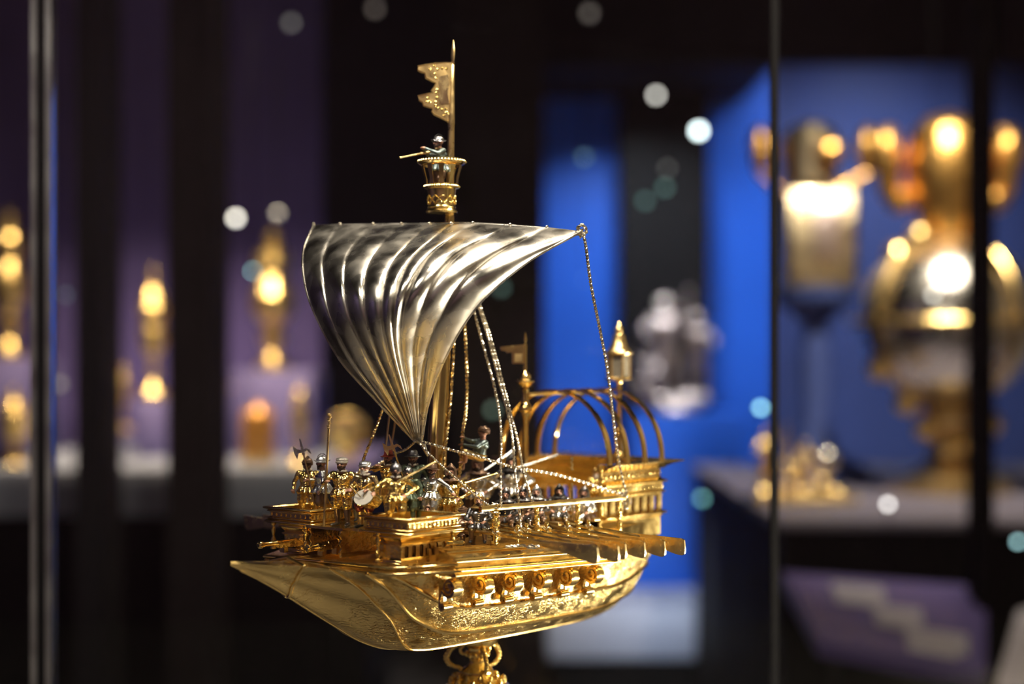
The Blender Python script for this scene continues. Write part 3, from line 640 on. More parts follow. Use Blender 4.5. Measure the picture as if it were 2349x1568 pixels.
# ---- stern castle
SU = [(-.1150, .052), (-.1815, .052), (-.1815, -.052), (-.1150, -.052)]   # travel so that out = right of travel
def band(prof, name, m='gold', parent=None): return part(MB().sweep(SU, prof, closed=False), name, m, parent)
sc_ = band([(-.003, -.1215), (.0006, -.1215), (.0024, -.1226), (.0026, -.1240), (.0004, -.1250), (.0004, -.1262), (-.0004, -.1268), (-.0004, -.1400), (-.003, -.1400)], 'sterncastle', 'gold')
band([(-.003, -.1100), (-.003, -.0900), (-.0006, -.0900), (-.0004, -.0968), (.0012, -.0978), (.0030, -.0990), (.0030, -.1002), (.0008, -.1012), (.0006, -.1060), (.0018, -.1068), (.0018, -.1080), (0, -.1088), (0, -.1100)], 'upper_wall', 'gold', sc_)
band([(-.004, -.0842), (.0118, -.0838), (.0122, -.0846), (.0060, -.0868), (.0030, -.0884), (.0012, -.0900), (-.004, -.0900)], 'rim', 'gold', sc_)
bead(SU, .0026, -.0996, .0009, sc_, None, False); bead(SU, .0016, -.1074, .0008, sc_, None, False); bead(SU, .0022, -.1233, .0010, sc_, None, False); bead(SU, .0119, -.0842, .0006, sc_, None, False); bead(SU, .0000, -.1258, .0006, sc_, None, False); bead(SU, -.0036, -.0858, .0014, sc_, None, False); bead(SU, -.0034, -.0935, .0007, sc_, None, False); bead(SU, -.0036, -.1000, .0011, sc_, None, False); bead(SU, -.0034, -.1090, .0009, sc_, None, False)
fz = MB()
for k in range(13):
    s_ = -.1180-k*.0051
    for sg in (1, -1): fz.ball((s_, sg*.0518, -.0934), .0015, 6, 4, (1, .5, 1.1)); fz.ball((s_-.003, sg*.0524, -.1036), .0013, 6, 4, (1, .5, 1.2))
for k in range(12):
    for sg in (1, -1): fz.ball((-.1190-k*.0052, sg*.0488, -.0896), .0014, 6, 4, (1, .5, 1.1)); fz.ball((-.1190-k*.0052, sg*.0488, -.1045), .0014, 6, 4, (1, .5, 1.3))
for k in range(16): fz.ball((-.1812, -.047+k*.0063, -.0934), .0015, 6, 4, (.5, 1, 1.1))
part(fz, 'frieze_relief', 'gold_cast', sc_)
sp0 = None
def put_pier(x, y, rz):
    global sp0
    if sp0 is None: sp0 = part(pillar_mesh(.0049, .0117, .0022, .0041), 'window_pier', 'gold', sc_, smooth=25); o = sp0
    else: o = sp0.copy(); COL.objects.link(o); o.parent = sc_
    o.location = (x, y, -.1216); o.rotation_euler = (0, 0, rz)
for sg in (1, -1):
    for k in range(8): put_pier(-.1168-k*.0090, sg*.0508, 0)
for k in range(1, 10): put_pier(-.1803, -.0510+k*.0102, PI/2)
part(MB().prism([(-.106, -.049), (-.106, .049), (-.179, .049), (-.179, -.049)][::-1], .0012, Matrix.Translation((0, 0, -.1250))), 'castle_floor', 'gold', sc_, smooth=0)
for sg in (1, -1):   # cabin bench and end posts
    part(baluster((-.1145, sg*.0505, -.1300), .046, .0017), 'end_post', 'gold_cast', sc_)
part(MB().bbox((-.172, -.047, -.1238), (-.160, .047, -.1185), .001), 'bench', 'gold', sc_)
for k in range(4):
    s_ = -.1180-k*.0200
    pts = [(s_, .0555*math.cos(a), -.0842+.0530*math.sin(a)**.92) for a in (PI*j/36 for j in range(37))]
    mb = MB(); rg = []
    for i, p in enumerate(pts):
        p = Vector(p); q = (Vector(pts[min(i+1, 36)])-Vector(pts[max(i-1, 0)])).normalized(); nn = Vector((0, -q.z, q.y))*.0011
        rg.append([p+nn*.5+Vector((.0023, 0, 0)), p+nn+Vector((.0012, 0, 0)), p+nn-Vector((.0012, 0, 0)), p+nn*.5-Vector((.0023, 0, 0)), p-nn-Vector((.0020, 0, 0)), p-nn+Vector((.0020, 0, 0))])
    part(mb.loft(rg, True), 'awning_hoop', 'gold_smooth', sc_, smooth=50)
part(MB().bbox((-.1830, -.0022, -.0345), (-.0890, .0022, -.0322), .0005), 'ridge_bar', 'gold_smooth', sc_)

# ---- flagstaff before the castle
fs = (-.0874, 0.)
def z_at(y, D): return -(y-YH)/F*D
D1 = D0-R2*fs[0]
def zz(y): return z_at(y, D1)
pr = [(.0025, -.130), (.0025, zz(1085)), (.0040, zz(1083)), (.0040, zz(1078)), (.0024, zz(1074)), (.0022, zz(960)), (.0036, zz(952)), (.0036, zz(946)), (.0050, zz(940)), (.0050, zz(932)), (.0034, zz(926)), (.0024, zz(918)), (.0022, zz(905)), (.0030, zz(894)), (.0020, zz(890)), (.0045, zz(884)), (.0068, zz(876)), (.0068, zz(873)), (.0045, zz(868)), (.0040, zz(860)), (.0022, zz(853)), (.0012, zz(850)), (.0012, zz(789)), (.0004, zz(787)), (.0013, zz(778)), (.0003, zz(762))]
pole = part(MB().lathe(pr, (*fs, 0), 18), 'flagstaff', 'gold_smooth')
def flag(poly_px, pole_px, base, D, th, ang, name, parent, mname):
    """outline in pixels left of the staff, set on a plane that turns by ang from the picture plane about the staff"""
    k = D/F; dirw = Vector((math.cos(ang), math.sin(ang)))      # world X, Y of +u
    d_s = Vector((-R2*dirw.x-R2*dirw.y, R2*dirw.x-R2*dirw.y))   # ship s, t of +u
    nr = Vector((-d_s.y, d_s.x))
    T = Matrix(((d_s.x, 0, nr.x, base[0]-nr.x*th/2), (d_s.y, 0, nr.y, base[1]-nr.y*th/2), (0, 1, 0, 0), (0, 0, 0, 1)))
    pts = [((x-pole_px)*k/math.cos(ang), z_at(y, D)) for x, y in poly_px]
    return part(MB().prism(pts, th, T), name, mname, parent, smooth=20), T, pts
flag([(1204, 789), (1143, 795), (1145, 803), (1156, 805), (1158, 809), (1170, 808), (1171, 834), (1198, 834), (1198, 815), (1204, 812)][::-1], 1201, fs, D1, .0012, .15, 'pennant', pole, 'gold')
flag([(1194, 811), (1176, 811), (1176, 830), (1194, 830)], 1201, fs, D1, .0018, .15, 'pennant_field', pole, 'gold_dull')

# ---- stern lantern
ls = (-.193, 0.); D2 = D0-R2*ls[0]
def zl(y): return z_at(y, D2)
lan = part(MB().lathe([(.0022, -.0880), (.0060, -.0878), (.0060, zl(1040)), (.0040, zl(1034)), (.0034, zl(1020)), (.0042, zl(1000)), (.0030, zl(992)), (.0036, zl(984)), (.0020, zl(974)), (.0018, zl(900)), (.0024, zl(888)), (.0020, zl(880)), (.0030, zl(874)), (.0108, zl(871)), (.0110, zl(867)), (.0090, zl(864))], (*ls, 0), 18), 'stern_lantern', 'gold_smooth')
for k in range(6):
    a, b = k*PI/3, (k+1)*PI/3; r = .0088
    p = [(ls[0]+r*math.cos(x), ls[1]+r*math.sin(x)) for x in (a, b)]
    mb = MB(); mb.loft([[(p[0][0], p[0][1], zl(866)), (p[1][0], p[1][1], zl(866)), (p[1][0], p[1][1], zl(812)), (p[0][0], p[0][1], zl(812))], [(ls[0]+(q[0]-ls[0])*.94, ls[1]+(q[1]-ls[1])*.94, zq) for q, zq in ((p[0], zl(866)), (p[1], zl(866)), (p[1], zl(812)), (p[0], zl(812)))]], True)
    part(mb, 'lantern_pane', 'lantern_glass', lan, smooth=0)
    part(MB().tube([(p[0][0], p[0][1], zl(867)), (p[0][0], p[0][1], zl(811))], .0009, 6), 'lantern_bar', 'gold_dull', lan)
part(MB().lathe([(.0112, zl(813)), (.0116, zl(809)), (.0100, zl(806)), (.0072, zl(795)), (.0056, zl(780)), (.0046, zl(768)), (.0030, zl(764)), (.0034, zl(759)), (.0036, zl(754)), (.0022, zl(748)), (.0014, zl(745)), (.0018, zl(742)), (.0004, zl(738))], (*ls, 0), 12), 'lantern_roof', 'gold_dull', lan)

# ---- mast, top, banner
def mpos(z):
    pts = [(-.14, .0015), (-.06, -.0002), (.0916, -.0115), (.2175, -.0152)]
    for (a, sa), (b, sb) in zip(pts, pts[1:]):
        if z <= b or b == .2175: return (sa+(sb-sa)*(z-a)/(b-a), 0.)
def mz(y): return -(y-YH)/F*1.006
rg = []
for z, r in ((-.138, .0068), (-.10, .0066), (-.06, .0063), (0, .0056), (.05, .0046), (.088, .0033), (.0916, .0033), (.094, .0030)):
    c = mpos(z); rg.append([(c[0]+r*(1+.05*math.cos(8*a))*math.cos(a), c[1]+r*(1+.05*math.cos(8*a))*math.sin(a), z) for a in (2*PI*j/32 for j in range(32))])
mast = part(MB().loft(rg, True), 'mast', 'gold_smooth', smooth=50)
pth = [(*mpos(mz(y)), mz(y)) for y in (500, 488, 362, 290, 284, 200, 146, 142)]
part(MB().tube([Vector(p) for p in pth], [.0030, .0030, .0025, .0022, .0024, .0015, .0014, .0006], 14), 'topmast', 'gold_dull', mast)
pth = [(*mpos(mz(y)), mz(y)) for y in (143, 138, 128, 112, 98, 88)]
part(MB().tube([Vector(p) for p in pth], [.0006, .0012, .0018, .0017, .0010, .0002], 12, flat=.5), 'spear_tip', 'gold_dull', mast)
bpx = [(1044,143),(1002,147),(963,154),(964,164),(971,167),(979,169),(981,180),(997,188),(1004,191),(1001,200),(994,210),(998,214),(984,217),(963,222),(966,231),(974,236),(976,243),(997,249),(995,257),(1000,263),(1030,277),(1036,284),(1044,284)]
bb = mpos(mz(210)); Db = D0-R2*bb[0]
ban, BT, bpts = flag(bpx[::-1], 1041, bb, Db, .0014, .12, 'banner', mast, 'gold_dull')
cpx = sum(x for x, y in bpts)/len(bpts); 
part(MB().tube([BT@Vector((p[0], p[1], .0007)) for p in bpts+[bpts[0]]], .0009, 6), 'banner_edge', 'gold', ban)
fld = [(1012,176),(1031,172),(1034,190),(1030,215),(1034,238),(1016,240),(1010,225),(1014,205),(1010,190)]
k_ = Db/F
part(MB().prism([((x-1041)*k_, z_at(y, Db)) for x, y in fld][::-1], .0022, BT@Matrix.Translation((0, 0, -.0004))), 'banner_field', 'gold_pale', ban, smooth=20)
sm = MB()
for x, y in ((1018,158),(1028,158),(1008,160),(1002,170),(1004,180),(1006,225),(1003,235),(1010,248),(1018,252),(1028,258),(1034,262),(1026,250),(1000,152),(990,160),(985,226),(990,235),(984,234),(1003,243),(1006,206),(1005,214),(1022,265)):
    sm.ball(BT@Vector(((x-1041)*k_, z_at(y, Db), .0007)), .0013, 7, 4, (1, 1, 1))
part(sm, 'banner_scrollwork', 'gold_cast', ban)
# crow's nest
cn = (-.0042, 0.); Dn = D0-R2*cn[0]
def zn(y): return -(y-YH)/F*Dn
px_ = Dn/F
nest = part(MB().lathe([(.004, zn(489)), (36*px_, zn(489)), (37*px_, zn(485)), (34*px_, zn(481)), (31*px_, zn(478)), (33*px_, zn(475)), (31*px_, zn(471)), (31*px_, zn(446)), (33*px_, zn(434)), (40*px_, zn(432)), (41*px_, zn(428)), (38*px_, zn(424)), (34*px_, zn(422)), (20*px_, zn(422))], (*cn, 0), 28), 'crows_nest', 'gold')
part(MB().lathe([(42*px_, zn(381)), (52*px_, zn(377)), (56*px_, zn(371)), (53*px_, zn(366)), (46*px_, zn(366)), (44*px_, zn(374)), (42*px_, zn(381))], (*cn, 0), 28, cap=False), 'rim', 'gold_smooth', nest)
bd_ = MB()
for j in range(44):
    a = 2*PI*j/44
    bd_.ball((cn[0]+54.5*px_*math.cos(a), cn[1]+54.5*px_*math.sin(a), zn(371)), .0009, 6, 4); bd_.ball((cn[0]+40*px_*math.cos(a), cn[1]+40*px_*math.sin(a), zn(428)), .0007, 6, 4)
part(bd_, 'beading', 'gold', nest)
for j in range(10):
    a = 2*PI*(j+.3)/10
    rgs = []
    for y, r, wdt in ((380, 46, 14), (393, 42.5, 10), (410, 38, 9), (424, 37, 12)):
        ring = []
        for da, dr in ((-1, .8), (1, .8), (1, -.8), (-1, -.8)):
            aa = a+da*wdt/2/r; ring.append((cn[0]+(r+dr)*px_*math.cos(aa), cn[1]+(r+dr)*px_*math.sin(aa), zn(y)))
        rgs.append(ring)
    part(MB().loft(rgs, True), 'nest_rib', 'gold', nest, smooth=30)
lat = MB()
for j in range(10):
    a = 2*PI*j/10
    for e in (1, -1):
        lat.tube([(cn[0]+(32.0)*px_*math.cos(a+e*x*.3), cn[1]+32.0*px_*math.sin(a+e*x*.3), zn(y)) for x, y in ((-1, 468), (0, 459), (1, 450))], .0006, 5)
part(lat, 'lattice_relief', 'gold_cast', nest)

# ---- sail
zsc = lambda p: (660+p[0]/2.8, 480+p[1]/2.8)
SE = [[(165,100),(100,270),(105,450),(165,650),(330,960),(570,1230),(800,1475)],
      [(335,98),(232,290),(232,470),(275,690),(410,960),(600,1220),(808,1478)],
      [(548,98),(395,280),(360,460),(385,660),(485,900),(640,1180),(815,1480)],
      [(730,97),(545,300),(487,480),(497,680),(570,920),(690,1190),(820,1481)],
      [(910,97),(690,310),(610,490),(600,690),(650,925),(735,1195),(826,1482)],
      [(1050,94),(815,290),(708,475),(675,670),(692,900),(760,1180),(832,1482)],
      [(1190,92),(935,270),(805,455),(740,645),(728,870),(775,1165),(838,1482)],
      [(1430,103),(1120,270),(960,445),(865,640),(812,850),(815,1155),(845,1482)],
      [(1665,118),(1330,295),(1120,475),(1000,665),(900,880),(852,1170),(852,1480)],
      [(1890,140),(1560,325),(1290,545),(1130,740),(1000,980),(905,1240),(862,1478)]]
NV, NP = 44, 12
SEv = [cat([(*zsc(p), 0) for p in sm_], NV) for sm_ in SE]
def sail_pt(x, i, off=0.):
    j = min(int(x), 8); f = x-j; g = SEv
    a, b = g[max(j-1, 0)][i] if j else g[0][i]*2-g[1][i], g[j][i]
    c, d = g[j+1][i], (g[j+2][i] if j < 8 else g[9][i]*2-g[8][i])
    p = .5*((2*b)+(c-a)*f+(2*a-5*b+4*c-d)*f*f+(3*b-a-3*c+d)*f**3)
    u, v = x/9, i/(NV-1)
    D = (1.035-.095*u)*(1-v)+.978*v-.082*math.sin(PI*v**.85)*(.45+.55*math.sin(PI*min(1, u*.95+.03)))
    return Vector(sp(p.x, p.y, D-off))
grid = []
for i in range(NV):
    v = i/(NV-1); row = []
    for q in range(9*NP+1):
        x = q/NP; j = min(int(x), 8); f = x-j
        bulge = (4*f*(1-f))**.75*(.0058*(1-.78*v))*(1-.5*max(0, (.12-v)/.12))
        row.append(sail_pt(x, i, bulge+.0015))
    grid.append(row)
sm = MB(); n = 9*NP+1; th = .0010
back = []
for i in range(NV):
    br_ = []
    for q in range(n):
        a = grid[i][min(q+1, n-1)]-grid[i][max(q-1, 0)]; b = grid[min(i+1, NV-1)][q]-grid[max(i-1, 0)][q]
        nn = a.cross(b); nn = nn.normalized() if nn.length > 1e-9 else Vector((1, 0, 0)); br_.append(grid[i][q]+nn*th)
    back.append(br_)
sgn = 1 if (back[20][50]-grid[20][50]).dot(Vector(sp(1000, 700, 1.2))-Vector(sp(1000, 700, 1.0))) > 0 else -1
if sgn < 0: back = [[grid[i][q]*2-back[i][q] for q in range(n)] for i in range(NV)]
vs = [p for r in grid for p in r]+[p for r in back for p in r]; K = NV*n; fs_ = []
for i in range(NV-1):
    for q in range(n-1):
        a = i*n+q; fs_.append((a, a+n, a+n+1, a+1)); fs_.append((K+a, K+a+1, K+a+n+1, K+a+n))
for i in range(NV-1): fs_.append((i*n, K+i*n, K+i*n+n, i*n+n)); e = i*n+n-1; fs_.append((e, e+n, K+e+n, K+e))
for q in range(n-1): fs_.append((q, q+1, K+q+1, K+q)); e = (NV-1)*n+q; fs_.append((e, K+e, K+e+1, e+1))
sm.add(vs, fs_); sail = part(sm, 'sail', 'silver', smooth=55); sail['label'] = 'billowing silver sail of nine fluted panels'
for edge in (0, 9):
    part(MB().tube([sail_pt(edge, i, .0012) for i in range(NV)], .0009, 6), 'bolt_rope', 'silver', sail)
yd = [sail_pt(x, 0, -.0045)-Vector((0, 0, .0015)) for x in (0, 1.5, 3, 4.5, 6, 7.5, 9)]
yard = part(MB().tube(cat(yd, 30), [.0016+.0012*math.sin(PI*i/29) for i in range(30)], 10), 'yard', 'silver')
for x in range(10):
    p = sail_pt(x, 0, -.001); part(MB().ball(p+Vector((0, 0, .0006)), .0012, 7, 5), 'yard_tie', 'rope_silver', yard)
tip = sail_pt(9, 0, 0)
part(MB().rope([tip+Vector((.002, 0, -.004)), tip+Vector((-.002, .002, 0)), tip+Vector((.001, .001, .004)), tip+Vector((.003, -.001, .001)), tip+Vector((-.001, .002, -.003))], .0012, .003), 'yard_knot', 'rope_silver', yard)
foot = sail_pt(4.5, NV-1, 0)
fk = MB(); fk.rope([foot+Vector((.002*math.cos(a), .002*math.sin(a), .001-.0006*a/6)) for a in (x*.9 for x in range(16))], .0011, .004)
fk.tube([foot+Vector((0, 0, 0)), foot+Vector((-.004, .002, -.003)), foot+Vector((-.009, .001, -.011))], [.0016, .0019, .0008], 8)
part(fk, 'sail_foot_knot', 'silver_cast', sail)

# ---- rigging: (pixel points with distances), half thickness, pitch
def rp(*pts): return [sp(*p) for p in pts]
f_ = tuple(foot)
RIG = [
 (rp((1046,700,1.012),(1042,776,1.010),(1039,837,1.008),(1033,926,1.003),(1023,1016,.995),(1019,1060,.99),(1017,1130,.985)), .0011, .0042, 'gold_pale'),
 (rp((1063,690,1.012),(1066,742,1.012),(1071,860,1.010),(1069,940,1.006),(1062,985,1.002),(1060,1024,1.0),(1056,1075,.996),(1050,1113,.992),(1048,1160,.988)), .0013, .0046, 'gold_pale'),
 (rp((1078,680,1.012),(1088,716,1.010),(1106,783,1.006),(1135,891,.998),(1147,960,.988),(1150,1011,.975),(1149,1087,.957),(1150,1163,.942)), .0010, .0036, 'rope_silver'),
 (rp((1088,670,1.012),(1098,702,1.010),(1122,783,1.006),(1150,891,1.0),(1168,960,.99),(1176,1011,.985),(1181,1075,.978),(1190,1150,.968),(1196,1216,.958)), .0010, .0036, 'rope_silver'),
 (rp((1092,670,1.014),(1102,702,1.012),(1128,783,1.010),(1157,891,1.006),(1172,950,1.0),(1185,1000,.998),(1200,1075,.99),(1213,1122,.985),(1240,1218,.972)), .0010, .0036, 'rope_silver'),
 ([tuple(tip)]+rp((1343,560,.94),(1355,650,.955),(1375,750,.97),(1392,840,.985),(1403,930,.998),(1415,1030,1.01),(1425,1090,1.02),(1437,1132,1.03)), .0011, .0036, 'rope_silver'),
 ([f_]+rp((1000,1021,.965),(1040,1033,.972),(1100,1048,.982),(1180,1072,.992),(1260,1085,1.004),(1340,1106,1.018),(1436,1137,1.03)), .0010, .0032, 'rope_silver'),
 ([f_]+rp((985,1040,.95),(1005,1060,.948),(1050,1100,.945),(1090,1135,.942),(1124,1160,.938)), .0007, .0026, 'rope_silver'),
 (rp((905,860,1.0),(877,940,.99),(855,1000,.985),(833,1056,.98),(814,1119,.975),(806,1150,.972)), .0011, .0040, 'gold_pale'),
 ([f_]+rp((930,1030,.985),(903,1042,.99),(860,1068,.985),(806,1090,.98),(788,1104,.975)), .0009, .0034, 'rope_silver'),
]
for pts, r, pitch, mname in RIG: part(MB().rope(pts, r, pitch*.62), 'rope', mname, smooth=60)
for a, b in (((893,950,1.0),(878,1082,.995)), ((907,962,1.0),(887,1092,.995))):
    part(MB().tube([Vector(p) for p in rp(a, b)], .0009, 6, flat=.5), 'stay_rod', 'gold_dull')

# ---- hand rails with posts, both sides
for sg in (1, -1):
    a, b = (.0260, .0700*sg), (-.1180, .0700*sg)
    za, zb = -.1036, -.1064
    mb = MB(); mb.bbox((b[0], a[1]-.0016, -.0018), (a[0], a[1]+.0016, .0018), .0004); mb.zmap(lambda x, y: zb+(za-zb)*(x-b[0])/(a[0]-b[0]))
    rail = part(mb, 'hand_rail', 'gold')
    for i, s_ in enumerate((.0120, -.0270, -.0680, -.1120)):
        zt = zb+(za-zb)*(s_-b[0])/(a[0]-b[0])-.0016; z0 = -.1268+lipz(s_, 0); h = zt-z0; k = .0026 if i == 0 else .0019
        pr = [(1.3, 0), (1.3, .08), (.8, .12), (.9, .2), (1.1, .38), (1.0, .42), (.75, .5), (1.25, .62), (1.15, .72), (.7, .80), (1.0, .86), (.8, .92), (1.25, 1)]
        part(MB().lathe([(r*k, q*h) for r, q in pr], (s_, a[1], z0), 12), 'rail_post', 'gold_cast', rail)
        cp = MB()
        for j in range(9):
            an = j*2.4; cp.ball((s_+k*math.cos(an), a[1]+k*math.sin(an), z0+h*(.12+.08*j)), k*.42, 6, 4)
        part(cp, 'post_ornament', 'gold_cast', rail)
    kn = MB()
    e = Vector((b[0]+.002, a[1], zb))
    kn.rope([e+Vector((.004*math.cos(x*1.1)*(1-x/30), .003*math.sin(x*1.1), .004*math.sin(x*.7))) for x in range(18)], .0008, .003)
    kn.rope([e+Vector((0, .003, 0)), e+Vector((-.002, .004, -.004)), e+Vector((.001, .004, -.008)), e+Vector((.002, .003, -.003))], .0008, .003)
    e = Vector((.012, a[1], za)); kn.rope([e+Vector((.003*math.cos(x*1.3), .0034*math.sin(x*1.3), .003-x*.0006)) for x in range(14)], .0007, .003)
    part(kn, 'rail_knot', 'rope_silver', rail)

# ---- oars
def oar_mesh():
    mb = MB(); mb.tube([(0, .030, .0012), (0, .050, .0006), (0, .110, -.0010), (0, .128, -.0016)], [.0008, .0012, .0012, .0010], 8)
    return mb
def blade_mesh():
    rg = []
    for y, h in ((.108, .0010), (.120, .0017), (.135, .0030), (.150, .0045), (.158, .0054), (.1630, .0056), (.1652, .0048), (.1660, .0034)):
        zc = -.0013-(h-.001)*.62-(y-.108)*.020; th = .0006 if y < .16 else .0004
        tw = (y-.108)*1.2
        rg.append([(x+q*h*tw*2, y, zc+q*h) for x, q in ((-th, -1), (th, -1), (th*1.3, 0), (th, 1), (-th, 1), (-th*1.3, 0))])
    return MB().loft(rg, True)
oar0 = blade0 = pin0 = None
OS = [.0237, .0040, -.0110, -.0300, -.0495, -.0694]; OT = [0, .0012, -.0042, -.0030, -.0010, .0010]
for sg in (1, -1):
    for i, s_ in enumerate(OS):
        if oar0 is None:
            oar0 = part(oar_mesh(), 'oar', 'gold'); blade0 = part(blade_mesh(), 'blade', 'gold_pale', oar0, smooth=40)
            pin0 = part(MB().lathe([(.0008, -.006), (.0008, .003), (.0014, .0035), (.0014, .005), (.0005, .0055)], (.0022, .082, 0), 10), 'thole_pin', 'gold_cast', oar0); lash = MB()
            lash.rope([(.0006+.0022*math.cos(x), .0815+.0022*math.sin(x*.9), .0018*math.sin(x*1.3)) for x in (.8*k for k in range(14))], .0006, .0026); ls0 = part(lash, 'lashing', 'rope_silver', oar0)
            o = oar0
        else: o = copy_tree(oar0, galley)
        o.location = (s_+(0 if sg > 0 else .027), OT[i]*sg, -.1193+.035*(s_-.0237)-(0 if sg > 0 else .006)); o.scale = (1, sg, 1); o.rotation_euler = (0, 0, (.03-.012*i)*sg)
# loose tackle on the near walkway
tk = MB()
q = [Vector(sp(x, y, .915)) for x, y in ((1160,1268),(1180,1272),(1200,1268),(1212,1262),(1225,1256),(1236,1262),(1225,1270),(1212,1266),(1222,1278),(1232,1276))]
q = [Vector((p.x, p.y, -.1240+lipz(p.x, 0)+.0006*(i % 3))) for i, p in enumerate(q)]
tk.rope(q, .0010, .004); part(tk, 'tackle_rope', 'rope_silver')
mb = MB(); mb.lathe([(.0006, 0), (.0014, .001), (.0013, .008), (.0018, .009), (.0016, .013), (.0005, .0135)], (.043, .0735, -.1232), 10, Matrix.Rotation(PI/2, 4, 'Y') @ Matrix.Rotation(.3, 4, 'X')); part(mb, 'swivel_gun', 'gold_smooth')
# rowing benches across the hull and centre gangway
for i in range(7):
    s_ = .016-.0190*i
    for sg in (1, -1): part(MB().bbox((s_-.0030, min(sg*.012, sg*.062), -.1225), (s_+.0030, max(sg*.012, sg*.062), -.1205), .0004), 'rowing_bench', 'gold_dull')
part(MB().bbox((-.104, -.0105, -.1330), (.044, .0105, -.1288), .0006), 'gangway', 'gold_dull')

# ---- stand
c = spt(1095, 1470, 0.); Ds = D0-R2*c[0]
def zs(y): return -(y-YH)/F*Ds
ks = Ds/F
pr = [(49, 1462), (47, 1470), (44, 1474), (30, 1477), (26, 1481), (21, 1484), (20, 1490), (24, 1496), (24, 1502), (20, 1508), (18, 1514), (20, 1520), (26, 1526), (34, 1532), (38, 1536), (38, 1539), (35, 1541), (42, 1550), (56, 1560), (74, 1570), (86, 1585), (80, 1600), (50, 1615), (36, 1640), (44, 1670), (40, 1700), (34, 1740), (40, 1800), (110, 1840), (190, 1880), (230, 1920), (250, 1960), (262, 1985)]
stand = part(MB().lathe([(r*ks, zs(y)) for r, y in pr]+[(262*ks, -H)], (c[0], 0, 0), 40), 'stem_stand', 'gold')
cs = MB(); 
for j in range(10):
    a = 2*PI*j/10
    cs.ball((c[0]+24*ks*math.cos(a), 24*ks*math.sin(a), zs(1499)), 6*ks, 7, 5); cs.ball((c[0]+60*ks*math.cos(a), 60*ks*math.sin(a), zs(1560)), 9*ks, 7, 5, (1, 1, 1.5)); cs.ball((c[0]+46*ks*math.cos(a+.3), 46*ks*math.sin(a+.3), zs(1550)), 6*ks, 7, 5, (1, 1, 1.6))
part(cs, 'cast_ornament', 'gold_cast', stand)
for k in range(3):
    an = math.radians(-45+18)+k*2*PI/3 + (0 if k == 0 else 0)
    dx, dy = math.cos(an+PI/2), math.sin(an+PI/2)
    crvp = [(24,1492),(30,1500),(38,1498),(40,1489),(34,1481),(44,1480),(58,1487),(68,1500),(72,1512),(66,1524),(54,1530),(42,1532),(34,1538),(44,1548),(54,1554),(58,1560),(52,1566)]
    mb = MB(); pp = cat([(c[0]+r*ks*dx, r*ks*dy, zs(y)) for r, y in crvp], 60)
    mb.tube(pp, [(.0010+.0006*math.sin(PI*i/59)) for i in range(60)], 8)
    for i in range(22, 46, 2): mb.ball(pp[i]+Vector((dx*.0016, dy*.0016, 0)), .0014, 6, 4)
    mb.ball(pp[-1], .0022, 8, 5); part(mb, 'scroll_handle', 'gold_cast', stand)
# ================================================================== the crew: little cast figures
def V(*a): return Vector(a)
def cap_mesh(mb, p0, r0, p1, r1, n=9):
    p0, p1 = Vector(p0), Vector(p1); d = p1-p0; L_ = d.length
    q = (d if L_ > 1e-6 else V(0, 0, 1)).to_track_quat('Z', 'Y').to_matrix()
    rings = []
    for k in (-88, -50, -15): a = math.radians(k); rings.append((p0, r0*math.cos(a), r0*math.sin(a)))
    for k in (15, 50, 88): a = math.radians(k); rings.append((p1, r1*math.cos(a), r1*math.sin(a)))
    mb.loft([[c+q@V(r*math.cos(2*PI*j/n), r*math.sin(2*PI*j/n), h) for j in range(n)] for c, r, h in rings], True)
def remeshed(caps, name, mats, sc, voxel=.0165):
    mb = MB()
    for p0, r0, p1, r1, m in caps: cap_mesh(mb, p0, r0, p1, r1)
    me = bpy.data.meshes.new('tmp'); me.from_pydata(mb.v, [], mb.f); me.update()
    o = bpy.data.objects.new('tmp', me); COL.objects.link(o)
    md = o.modifiers.new('r', 'REMESH'); md.mode = 'VOXEL'; md.voxel_size = voxel
    s2 = o.modifiers.new('s', 'SMOOTH'); s2.iterations = 2; s2.factor = .4
    dg = bpy.context.evaluated_depsgraph_get(); out = bpy.data.meshes.new_from_object(o.evaluated_get(dg)); bpy.data.objects.remove(o); bpy.data.meshes.remove(me)
    nv = len(out.vertices); co = np.empty(nv*3); out.vertices.foreach_get('co', co); co = co.reshape(-1, 3)
    npoly = len(out.polygons); ctr = np.empty(npoly*3); out.polygons.foreach_get('center', ctr); ctr = ctr.reshape(-1, 3)
    best = np.full(npoly, 1e9); idx = np.zeros(npoly, np.int32)
    for p0, r0, p1, r1, m in caps:
        a = np.array(p0); b = np.array(p1); d = b-a; L2 = max(1e-9, d@d); t = np.clip((ctr-a)@d/L2, 0, 1)
        ds = np.linalg.norm(ctr-a-t[:, None]*d, axis=1)-(r0+(r1-r0)*t); w_ = ds < best; best[w_] = ds[w_]; idx[w_] = mats.index(m)
    out.vertices.foreach_set('co', (co*sc).ravel())
    out.materials.clear()
    for k in mats: out.materials.append(M[k])
    out.polygons.foreach_set('material_index', idx); out.polygons.foreach_set('use_smooth', np.ones(npoly, bool)); out.update(); out.name = name
    return out
